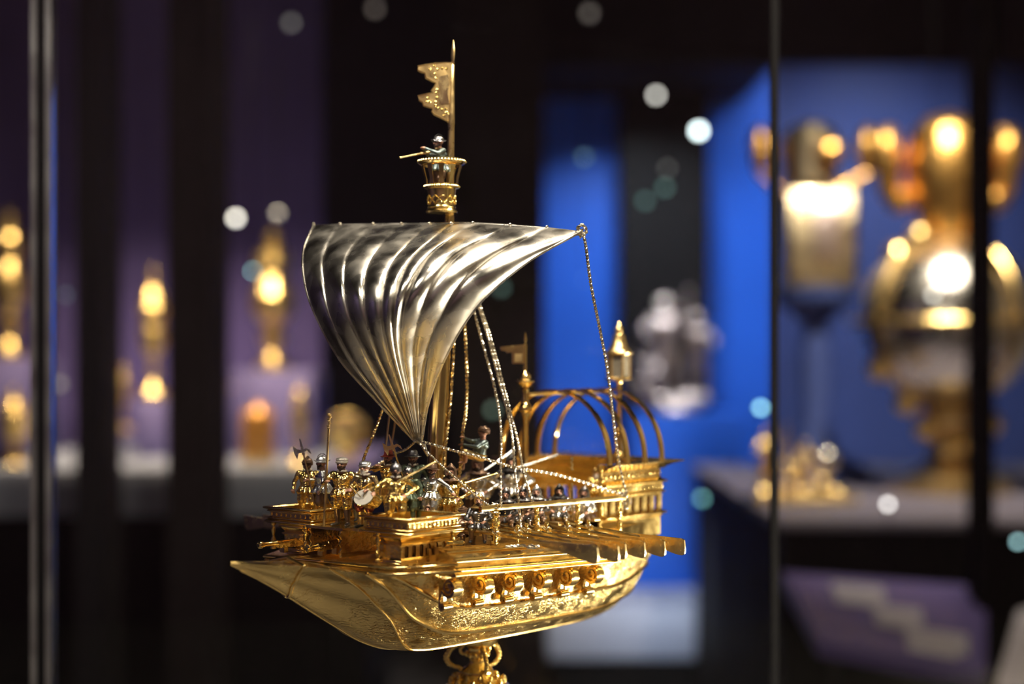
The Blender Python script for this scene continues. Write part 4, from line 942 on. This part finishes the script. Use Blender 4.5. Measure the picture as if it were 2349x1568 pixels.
def arm(c, sg, E, Hd, sl, skin, puff=.085):
    Sh = V(0, sg*.185, 1.40); E = Vector(E); Hd = Vector(Hd); d = (Hd-E).normalized(); sd = d.cross(V(0, 0, 1)); sd = sd.normalized() if sd.length > .1 else V(1, 0, 0); up = sd.cross(d)
    c += [(Sh, puff, Sh*.55+E*.45, .068, sl), (Sh*.6+E*.4, .062, E, .056, sl), (E, .056, E*.55+Hd*.45, .053, sl), (E*.55+Hd*.45, .046, Hd, .036, sl), (Hd-d*.03, .046, Hd-d*.01, .046, sl)]
    c.append((Hd, .036, Hd+d*.055, .038, skin))
    for i, ln in enumerate((.034, .042, .038, .028)):
        b = Hd+d*.075+sd*(i-1.5)*.021; c.append((b, .015, b+d*ln-up*.012, .013, skin)); c.append((b+d*ln-up*.012, .013, b+d*(ln+.01)-up*.036, .012, skin))
    c.append((Hd+d*.02+sd*.03, .016, Hd+d*.05+sd*.062-up*.01, .014, skin))
def headcaps(c, hd, skin, beard):
    h = Vector(hd); f = lambda x, y, z: h+V(x, y, z*1.22)
    c += [(f(-.01, 0, .02), .095, f(.01, 0, -.02), .088, skin), (f(.045, 0, -.06), .056, f(.05, 0, -.075), .05, skin), (f(.088, 0, .01), .018, f(.116, 0, -.022), .021, skin),
          (f(.082, .034, .033), .017, f(.088, .012, .03), .015, skin), (f(.082, -.034, .033), .017, f(.088, -.012, .03), .015, skin), (f(-.005, .094, -.01), .022, f(-.005, .094, .005), .022, skin), (f(-.005, -.094, -.01), .022, f(-.005, -.094, .005), .022, skin),
          (f(.085, .034, .008), .014, f(.086, .030, .008), .014, 'beard'), (f(.085, -.034, .008), .014, f(.086, -.030, .008), .014, 'beard'), (f(.07, .05, -.03), .024, f(.06, .055, -.03), .026, skin), (f(.07, -.05, -.03), .024, f(.06, -.055, -.03), .026, skin)]
    if beard: c += [(f(.098, .025, -.052), .015, f(.102, 0, -.047), .016, beard), (f(.098, -.025, -.052), .015, f(.102, 0, -.047), .016, beard), (f(.07, 0, -.095), .048, f(.085, 0, -.15), .024, beard), (f(.02, .065, -.06), .034, f(.06, .04, -.09), .03, beard), (f(.02, -.065, -.06), .034, f(.06, -.04, -.09), .03, beard)]
    else: c += [(f(.092, .02, -.058), .011, f(.092, -.02, -.058), .011, 'paint_red')]
ARM = {'hip': ((-.05, .42, 1.18), (.10, .20, 1.00)), 'down': ((-.02, .30, 1.14), (.06, .30, .92)), 'fwd': ((.06, .30, 1.16), (.30, .16, 1.16)), 'up': ((.16, .32, 1.28), (.26, .22, 1.52)), 'out': ((.10, .40, 1.20), (.30, .42, 1.10)),
       'grip': ((.10, .32, 1.15), (.27, .28, 1.26)), 'raise': ((.18, .28, 1.52), (.30, .14, 1.78)), 'row': ((.12, .28, 1.14), (.40, .16, 1.10)), 'aim': ((.14, .28, 1.30), (.34, .06, 1.46)), 'drum': ((.02, .30, 1.16), (.26, .20, 1.10))}
def figure(name, label, pos, yaw, sc, top, legs, hose, shoe, hat, hatm, ra='down', la='hip', beard='beard', stance='stand', collar='paint_white', skirt=True, items=(), skin='skin', headoff=(0, 0, 0), group='crew of the model galley', lean=0.):
    c = []
    if stance == 'sit':
        for sg in (1, -1): c += [((0, sg*.09, .93), .12, (.34, sg*.14, .90), .09, legs), ((.34, sg*.14, .90), .075, (.30, sg*.15, .55), .05, hose), ((.28, sg*.15, .50), .045, (.42, sg*.16, .48), .038, shoe)]
    elif stance == 'climb':
        for sg, dz in ((1, .22), (-1, 0)): c += [((0, sg*.09, .92), .12, (.36, sg*.13, .92+dz*.4), .095, legs), ((.36, sg*.13, .92+dz*.4), .07, (.30, sg*.05, .52+dz), .05, skin), ((.30, sg*.05, .50+dz), .045, (.42, sg*.05, .44+dz), .035, shoe)]
    else:
        for sg in (1, -1):
            fx = .05*sg
            c += [((0, sg*.09, .90), .125, (.03+fx*.5, sg*.125, .58), .105, legs), ((.03+fx*.5, sg*.125, .56), .11, (.03+fx*.5, sg*.125, .53), .10, legs), ((.03+fx*.5, sg*.12, .52), .07, (fx, sg*.125, .30), .066, hose), ((fx, sg*.125, .30), .064, (fx-.02, sg*.13, .10), .044, hose), ((fx-.04, sg*.13, .045), .045, (fx+.10, sg*.15, .04), .046, shoe), ((fx+.10, sg*.15, .04), .044, (fx+.17, sg*.17, .034), .034, shoe)]
            for j in range(5): a = j*2*PI/5; c.append(((.02+.09*math.cos(a), sg*.115+.07*math.sin(a), .84), .038, (.03+.09*math.cos(a), sg*.12+.08*math.sin(a), .60), .036, legs))
    c += [((0, 0, .94), .155, (.01, 0, 1.06), .145, top), ((.02, .02, 1.10), .14, (.03, .05, 1.26), .145, top), ((.02, -.02, 1.10), .14, (.03, -.05, 1.26), .145, top), ((-.02, .09, 1.30), .12, (-.02, -.09, 1.30), .12, top), ((0, .14, 1.39), .075, (0, -.14, 1.39), .075, top), ((.09, 0, 1.04), .075, (.10, 0, 1.22), .07, top)]
    if skirt:
        for j in range(11): a = j*2*PI/11; c.append(((.125*math.cos(a), .125*math.sin(a), 1.03), .046, (.205*math.cos(a), .205*math.sin(a), .845), .050, top))
    for z in (1.10, 1.17, 1.24, 1.31): c.append(((.165, 0, z), .014, (.172, 0, z), .014, 'gold_cast' if top != 'gold_cast' else 'gold_pale'))
    c.append(((0, 0, 1.40), .07, (.015, 0, 1.56), .062, skin))
    hd = V(.02, 0, 1.665)+Vector(headoff); headcaps(c, hd, skin, beard)
    P = {k: (ARM[k] if isinstance(k, str) else k) for k in (ra, la)}
    E, Hd = P[ra]; arm(c, -1, (E[0], -E[1], E[2]), (Hd[0], -Hd[1], Hd[2]), top, skin); HR = V(Hd[0], -Hd[1], Hd[2])
    E, Hd = P[la]; arm(c, 1, E, Hd, top, skin); HL = V(*Hd)
    z0 = .9 if stance == 'sit' else (.45 if stance == 'climb' else 0)
    mats = sorted({x[4] for x in c}); me = remeshed(c, 'body', mats, sc)
    root = empty(name, ship_world(pos)); tag(root, label, 'figurine', group)
    root.scale = (1.32, 1.34, .97)
    root.rotation_euler = (0, lean, math.radians(225+yaw))
    b = bpy.data.objects.new('body', me); COL.objects.link(b); b.parent = root
    dz = -.80*sc if stance == 'sit' else 0
    b.location = (0, 0, dz)
    def sub(mb, nm, m, sm_=40):
        mb.v = [(x*sc, y*sc, z*sc+dz) for x, y, z in mb.v]; return mb.build(nm, m, root, smooth=sm_)
    if collar:
        mb = MB()
        for k in range(2): mb.tube([V(.012+.088*math.cos(a), .088*math.sin(a), 1.478+.016*k+.006*math.cos(9*a)) for a in (2*PI*j/36 for j in range(37))], .019, 6)
        sub(mb, 'collar', collar)
    mb = MB(); mb.tube([V(.008+.163*math.cos(a), .155*math.sin(a), 1.02) for a in (2*PI*j/24 for j in range(25))], .016, 6); sub(mb, 'belt', 'paint_brown' if top.startswith('gold') else 'gold_cast')
    # headgear
    mb = MB(); h = hd; T = Matrix.Translation(h) @ Matrix.Diagonal((1.04, 1.04, 1.22, 1))
    if hat == 'morion':
        mb.lathe([(.155, .015), (.15, .03), (.108, .04), (.105, .07), (.085, .12), (.05, .155), (.005, .17)], (0, 0, 0), 20); mb.v = [(x*1.1, y*.93, z+.045*abs(x/.15)**2*(1 if abs(x) > .1 else .0)) for x, y, z in mb.v]
        mb.tube([V(-.10, 0, .07), V(-.09, 0, .15), V(-.04, 0, .205), V(.03, 0, .21), V(.085, 0, .155), V(.1, 0, .08)], .016, 6, flat=.5)
        mb.xf(T)
    elif hat == 'burgonet':
        mb.lathe([(.112, -.03), (.116, .02), (.11, .07), (.085, .12), (.045, .15), (.004, .158)], (-.012, 0, 0), 18); mb.tube([V(-.11, 0, -.02), V(-.125, 0, .06), V(-.08, 0, .16), V(0, 0, .19), V(.07, 0, .14), V(.09, 0, .07)], .018, 6, flat=.6)
        mb.tube([V(.06, .10, .045), V(.13, .05, .04), V(.15, 0, .04), V(.13, -.05, .04), V(.06, -.10, .045)], .016, 6)
        mb.xf(T)
    elif hat == 'cap':
        mb.lathe([(.10, .02), (.118, .03), (.122, .055), (.11, .065)], (0, 0, 0), 18)
        for j in range(9): a = j*2*PI/9; mb.ball((.062*math.cos(a)-.01, .062*math.sin(a), .095), .062, 8, 6, (1, 1, .8))
        mb.ball((-.01, 0, .12), .07, 8, 6, (1, 1, .6)); mb.xf(T)
    elif hat == 'hat':
        mb.lathe([(.17, .035), (.172, .045), (.12, .055), (.10, .07), (.092, .15), (.07, .185), (.005, .19)], (0, 0, 0), 18); mb.tube([V(.105*math.cos(a), .105*math.sin(a), .07) for a in (2*PI*j/20 for j in range(21))], .014, 5); mb.xf(T)
    elif hat == 'turban':
        for k, (r, z) in enumerate(((.10, .03), (.098, .065), (.075, .10))): mb.tube([V(r*math.cos(a), r*math.sin(a), z+.012*math.sin(2*a+k)) for a in (2*PI*j/22 for j in range(23))], .034, 7)
        mb.ball((0, 0, .11), .06, 10, 6); mb.xf(T)
    else:          # pointed hood, open at the face, falling on the shoulders
        rg = []
        for z, rx, ry, cx_ in ((-.17, .17, .22, -.01), (-.13, .13, .155, -.03), (-.08, .11, .118, -.045), (0, .115, .116, -.04), (.06, .110, .110, -.03), (.11, .085, .085, -.03), (.16, .045, .045, -.045), (.20, .012, .012, -.065)):
            rg.append([h+V(cx_+rx*math.cos(a)*(1 if z < -.1 else (1 if math.cos(a) < .3 else .92)), ry*math.sin(a), z*1.22) for a in (2*PI*j/18 for j in range(18))])
        mb.loft(rg, True)
        mb.tube([h+V(.075, .095*math.sin(a), .025+.15*math.cos(a)) for a in (-2.3+4.6*j/16 for j in range(17))], .022, 6)
    sub(mb, 'hood' if hat == 'hood' else ('helmet' if hat in ('morion', 'burgonet') else 'hat'), hatm)
    for it in items:
        k = it[0]
        if k == 'halberd':
            a, b_ = V(*it[1]), V(*it[2]); d = (b_-a).normalized(); sd = V(0, 1, 0); sd = (sd-d*sd.dot(d)).normalized(); 
            o = sub(MB().tube([a, b_], .020, 8), 'halberd_shaft', it[3])
            mb = MB(); R = Matrix((( *sd, 0), (*d, 0), (*sd.cross(d), 0), (0, 0, 0, 1))).transposed(); R = Matrix.Translation(b_) @ R
            mb.prism([(-.03, -.06), (.03, -.06), (.03, .06), (.012, .42), (-.012, .42), (-.03, .06)], .028, R@Matrix.Translation((0, 0, -.014)))
            mb.prism([(-.025, .0), (-.10, .0), (-.16, -.17), (-.20, .02), (-.19, .22), (-.10, .10), (-.025, .10)][::-1], .018, R@Matrix.Translation((0, 0, -.009)))
            mb.prism([(.025, .02), (.10, .05), (.17, -.06), (.16, .06), (.10, .13), (.025, .10)], .018, R@Matrix.Translation((0, 0, -.009)))
            mb.v = [(x*sc, y*sc, z*sc) for x, y, z in mb.v]; q = mb.build('halberd_head', it[4], o, smooth=20)
        elif k == 'staff':
            a, b_ = V(*it[1]), V(*it[2]); d = (b_-a).normalized(); o = sub(MB().tube([a, b_], .024, 8), 'staff', it[3])
            mb = MB()
            for j in range(7): mb.ball(b_-d*(.06*j)+V(.012*math.cos(j*2.2), .012*math.sin(j*2.2), 0), .045 if j == 0 else .034, 7, 5)
            mb.v = [(x*sc, y*sc, z*sc) for x, y, z in mb.v]; mb.build('staff_head', it[4], o)
        elif k == 'sword':
            a, b_ = V(*it[1]), V(*it[2]); d = (b_-a).normalized(); sd = d.cross(V(0, 0, 1)).normalized()
            o = sub(MB().tube([a, a+(b_-a)*.5, b_], [.026, .026, .014], 8, flat=.6), 'scabbard', it[3]); mb = MB(); mb.tube([a-d*.16, a], .016, 6); mb.tube([a-sd*.09, a+sd*.09], .014, 6); mb.ball(a-d*.17, .028, 7, 5)
            mb.v = [(x*sc, y*sc, z*sc) for x, y, z in mb.v]; mb.build('hilt', 'gold_cast', o)
        elif k == 'gun':
            a, b_ = V(*it[1]), V(*it[2]); d = (b_-a).normalized()
            o = sub(MB().tube([a, a+d*.18, a+d*.26, b_], [.030, .045, .034, .030], 8), 'musket', it[3]); mb = MB(); mb.tube([b_-d*.03, b_], .037, 8); mb.tube([a+d*.30+V(0, 0, .03), a+d*.36+V(0, 0, .055)], .014, 6)
            mb.v = [(x*sc, y*sc, z*sc) for x, y, z in mb.v]; mb.build('lock', 'gold_cast', o)
        elif k == 'trumpet':
            a, b_ = V(*it[1]), V(*it[2]); d = (b_-a).normalized(); sub(MB().tube([a, a+(b_-a)*.5, a+(b_-a)*.85, b_], [.026, .028, .032, .040], 10), 'trumpet', it[3])
        elif k == 'drum':
            cpos = V(*it[1]); ax = V(*it[2]).normalized(); T = Matrix.Translation(cpos) @ ax.to_track_quat('Z', 'Y').to_matrix().to_4x4()
            o = sub(MB().lathe([(.235, -.34), (.235, -.32), (.225, -.30), (.225, -.03), (.245, -.02), (.245, .0), (.225, .0)], (0, 0, 0), 24).xf(T), 'drum', 'gold_cast')
            mb = MB(); mb.lathe([(.222, .001), (.220, .006), (.001, .010)], (0, 0, 0), 24); mb.xf(T); mb.v = [(x*sc, y*sc, z*sc) for x, y, z in mb.v]; mb.build('drum_skin', 'paint_white', o)
            mb = MB()
            for j in range(8): a = j*2*PI/8; mb.tube([T@V(.23*math.cos(a), .23*math.sin(a), -.35), T@V(.23*math.cos(a+.4), .23*math.sin(a+.4), -.02)], .010, 5)
            mb.v = [(x*sc, y*sc, z*sc) for x, y, z in mb.v]; mb.build('drum_cords', 'gold_pale', o)
            for hh, e in ((HL, .02), (HR, -.03)): sub(MB().tube([hh+V(.02, 0, .10), cpos+ax*.02+V(.02, e, 0)], .013, 6), 'drumstick', 'gold_pale')
    return root
K0 = .0245
def fz(s_, t_): return FL+.0007+.024*t_
def at(px, t_, z=None):
    s_ = spt(px, 1100, t_)[0]; return (s_, t_, fz(s_, t_) if z is None else z)
GA = 'gold_cast'
figure('halberdier_figurine', 'bearded gilt soldier with steel halberd, leftmost on the forecastle', at(706, -.052), 35, K0*.97, GA, GA, GA, 'paint_black', 'burgonet', 'paint_brown', 'down', 'grip', 'paint_brown', items=(('halberd', (.22, .30, .10), (.26, -.02, 2.02), 'gold_pale', 'silver_cast'), ('sword', (.0, .26, .98), (-.32, .52, .25), GA)))
figure('soldier_figurine', 'silver soldier with morion helmet in profile behind the halberdier', at(741, -.036), -40, K0, 'silver_cast', 'paint_brown', GA, 'paint_black', 'morion', 'silver_cast', 'fwd', 'down', 'beard', collar=None)
figure('officer_figurine', 'gilt officer in puffed pale cap holding a tall staff, front of the forecastle', at(785, -.003), 28, K0*1.02, GA, GA, 'paint_brown', 'steel_dark', 'cap', 'paint_white', ((.14, .34, 1.14), (.30, .20, 1.22)), 'hip', 'beard', items=(('staff', (.34, -.24, .02), (.34, -.12, 3.02), 'gold_dull', 'gold_dull'), ('sword', (-.02, .25, .96), (-.34, .44, .12), GA)))
figure('drummer_figurine', 'drummer in pale hat and red breeches beating a big drum', at(838, .021), 22, K0*.98, 'gold_pale', 'paint_red', 'gold_dull', 'paint_black', 'cap', 'silver_cast', 'drum', 'drum', 'paint_white', items=(('drum', (.34, .14, .90), (.88, -.12, .42)),), skirt=True)
figure('musketeer_figurine', 'gilt musketeer in red hat levelling a gold musket behind the drummer', at(893, .002, FL+.0045), 10, K0*.98, GA, 'gold_dull', 'gold_dull', 'paint_black', 'hat', 'paint_red', 'aim', 'aim', 'beard', items=(('gun', (.28, -.46, 1.32), (.50, .62, 1.50), 'gold'),))
figure('arquebusier_figurine', 'gilt soldier in dark helmet shouldering a coppery arquebus at the parapet corner', at(908, .052), 48, K0*.97, GA, GA, GA, 'paint_black', 'burgonet', 'steel_dark', 'out', 'hip', 'beard', items=(('gun', (.12, .02, 1.36), (-.32, .78, 1.86), 'gold_pale'),))
figure('pikeman_figurine', 'dark green coated man in brimmed hat holding a gold halberd before the mast', at(948, .012, FL+.004), 40, K0*.99, 'paint_green', 'paint_green', 'paint_green', 'paint_black', 'hat', 'steel_dark', 'grip', 'down', 'beard', items=(('halberd', (.30, .10, .05), (.30, -.36, 1.95), 'gold', 'gold'),))
figure('helmsman_figurine', 'silver jacketed man in brown hat leaning back with arms spread by the mast', at(984, .024, FL-.002), 12, K0*.93, 'silver_cast', 'silver_cast', 'paint_brown', 'paint_black', 'hat', 'paint_brown', 'out', ((-.02, .42, 1.24), (.05, .62, 1.05)), 'beard', collar=None, lean=-.12)
figure('rower_figurine', 'small red brown rower crouching before the silver jacketed man', at(982, .040, -.1175), 40, K0*.62, 'paint_red', 'paint_red', 'paint_brown', 'paint_black', 'hood', 'paint_brown', 'row', 'row', 'beard', 'sit', None)
figure('guard_figurine', 'dark helmeted man half hidden behind the arquebus shoulder', at(936, .030), 40, K0*.86, 'paint_green', 'paint_green', 'paint_green', 'paint_black', 'burgonet', 'steel_dark', 'down', 'down', 'beard', collar=None)
figure('oarsman_figurine', 'dark crouching man behind the officer and the drummer', at(808, -.020, FL+.0007), 30, K0*.72, 'steel_dark', 'paint_black', 'steel_dark', 'paint_black', 'burgonet', 'steel_dark', 'fwd', 'fwd', 'beard', collar=None)
figure('soldier_figurine', 'gilt hooded soldier with gold musket over his shoulder, right beside the mast', at(1034, .024, -.1265), 38, K0*1.08, GA, GA, 'paint_brown', 'paint_black', 'hood', 'paint_brown', 'down', 'hip', 'beard', collar=None, items=(('gun', (.06, .10, 1.32), (-.30, .86, 1.62), 'gold'),))
figure('trumpeter_figurine', 'dark hooded man hands on hips with silver trumpet, nearer the mast', at(1095, .001, -.1286), 42, K0*1.16, 'silver_cast', 'paint_brown', 'paint_brown', 'paint_black', 'hood', 'paint_brown', 'hip', 'hip', 'beard', collar=None, items=(('trumpet', (.0, .12, 1.52), (-.45, .66, 2.02), 'silver_cast'),))
figure('trumpeter_figurine', 'silver tunic man hands on hips with silver trumpet, nearer the stern', at(1172, .001, -.1286), 48, K0*1.16, 'silver_cast', 'paint_teal', 'paint_brown', 'paint_black', 'hood', 'paint_black', 'hip', 'hip', 'beard', collar=None, items=(('trumpet', (.0, .12, 1.52), (-.42, .92, 1.80), 'silver_cast'),))
p = Vector(sp(1084, 1064, 1.0)); figure('climber_figurine', 'man in grey blue shirt and tan cap climbing the thick rope', (p.x, p.y, p.z-.017), -30, K0*1.0, 'paint_teal', 'gold_dull', 'skin', 'skin', 'turban', 'paint_brown', ((.20, .24, 1.34), (.42, .02, 1.40)), ((.16, .26, 1.22), (.40, .04, 1.20)), None, 'climb', None, skirt=False, lean=-.22)
figure('captain_figurine', 'gilt captain in gold turban standing inside the stern castle', (spt(1366, 1100, .008)[0], .008, -.1236), 45, K0*.72, GA, GA, GA, GA, 'turban', 'gold_smooth', 'down', 'hip', 'paint_white')
figure('gunner_figurine', 'small gunner in steel morion aiming a gold gun from the top', (cn[0]+.001, -.001, zn(455)), -22, K0*.98, 'paint_teal', 'paint_brown', 'paint_brown', 'paint_black', 'morion', 'steel_dark', 'aim', 'aim', 'beard', collar='gold_pale', items=(('gun', (.10, -.04, 1.42), (.92, -.02, 1.16), 'gold_pale'),))
RW = [(1100, 1133, 'steel_dark', 'gold_dull', 'rower in greenish hood, first of the row behind the near hand rail'), (1160, 1120, 'paint_black', 'steel_dark', 'second rower of the row, in black pointed hood near the thick rail post'),
      (1200, 1117, 'paint_brown', 'steel_dark', 'third rower of the row, in dark pointed hood between the ropes'), (1231, 1114, 'steel_dark', 'silver_cast', 'fourth rower of the row, in hood with a pale fold'),
      (1283, 1112, 'silver_cast', 'paint_black', 'fifth rower of the row, beside the upright gold staff'), (1341, 1117, 'silver_cast', 'steel_dark', 'last rower of the row, close to the stern castle wall')]
for i, (px, py, tp_m, hm_, lb_) in enumerate(RW):
    t_ = .048 if i else .056; s_, _, hz = spt(px, py, t_); sc = .0225
    figure('rower_figurine', lb_, (s_, t_, hz-1.03*sc), 40 if i < 5 else 30, sc, tp_m, 'paint_brown' if i % 2 else 'steel_dark', 'paint_brown', 'paint_black', 'hood', hm_, 'row', 'row', 'beard', 'sit', None, group='rowers behind the near hand rail', items=((('staff', (.30, .34, .75), (.16, .30, 1.95), 'gold_pale', 'gold_pale'),) if i == 4 else ()))
s_, t_, hz = spt(1062, 1160, .040); figure('rower_figurine', 'rower lying low behind the forecastle parapet, only the head showing', (s_, t_, hz-1.03*.02), 70, .020, 'paint_brown', 'paint_brown', 'paint_brown', 'paint_black', 'turban', 'paint_brown', 'row', 'row', 'beard', 'sit', None)

# ---- figures of the two far centrepieces, each one cast body
def mini(c, o, h, yaw, arm_up, m, seat=False):
    o = V(*o); k = h/1.75; R = Matrix.Rotation(yaw, 3, 'Z'); P = lambda x, y, z: o+R@V(x, y, z)*k; A = lambda p, r0, q, r1: c.append((P(*p), r0*k, P(*q), r1*k, m))
    for sg in (1, -1):
        if seat: A((0, sg*.1, .55), .13, (.4, sg*.14, .55), .10); A((.4, sg*.14, .55), .09, (.38, sg*.15, .08), .06)
        else: A((0, sg*.1, .9), .13, (.06*sg, sg*.13, .5), .10); A((.06*sg, sg*.13, .5), .09, (.08*sg, sg*.14, .06), .06); A((.08*sg, sg*.14, .05), .06, (.08*sg+.16, sg*.16, .04), .05)
        up = arm_up if sg > 0 else not arm_up
        E = (.12, sg*.36, 1.2) if not up else (.1, sg*.42, 1.5); Hh = (.34, sg*.2, 1.1) if not up else (.2, sg*.46, 1.85); dz = -.35 if seat else 0
        A((0, sg*.2, 1.4+dz), .09, (E[0], E[1], E[2]+dz), .07); A((E[0], E[1], E[2]+dz), .07, (Hh[0], Hh[1], Hh[2]+dz), .055)
    dz = -.35 if seat else 0
    A((0, 0, .95+dz), .19, (.02, 0, 1.2+dz), .18); A((0, .1, 1.3+dz), .16, (0, -.1, 1.3+dz), .16); A((0, 0, 1.4+dz), .08, (0, 0, 1.6+dz), .08); A((0, 0, 1.66+dz), .14, (.03, 0, 1.6+dz), .12)
def group_mesh(c, vox, mats, parent):
    b = bpy.data.objects.new('figures', remeshed(c, 'figures', mats, 1.0, vox)); COL.objects.link(b); b.parent = parent
k = 5.28/F; c = []
mini(c, (-.03, 0, 26*k), 235*k, -1.9, True, 'silver_rose'); mini(c, (.085, .015, 26*k), 200*k, -1.2, False, 'silver_rose'); mini(c, (-.09, -.03, 20*k), 150*k, -2.4, False, 'silver_rose', True); c.append((V(-.09, 0, 24*k), .03, V(.09, 0, 24*k), .034, 'silver_rose'))
group_mesh(c, .0065, ['silver_rose'], sg_)
k = 3.6/F; c = []
mini(c, (-70*k, 0, 12*k), 150*k, -1.3, True, 'gold_cup'); mini(c, (-18*k, .01, 12*k), 120*k, -1.6, False, 'gold_cup', True); mini(c, (62*k, .01, 12*k), 86*k, -1.9, True, 'gold_cup', True); mini(c, (20*k, .015, 12*k), 118*k, -1.5, False, 'gold_cup'); c.append((V(-90*k, 0, 16*k), .012, V(100*k, 0, 16*k), .012, 'gold_cup'))
group_mesh(c, .005, ['gold_cup'], fg)
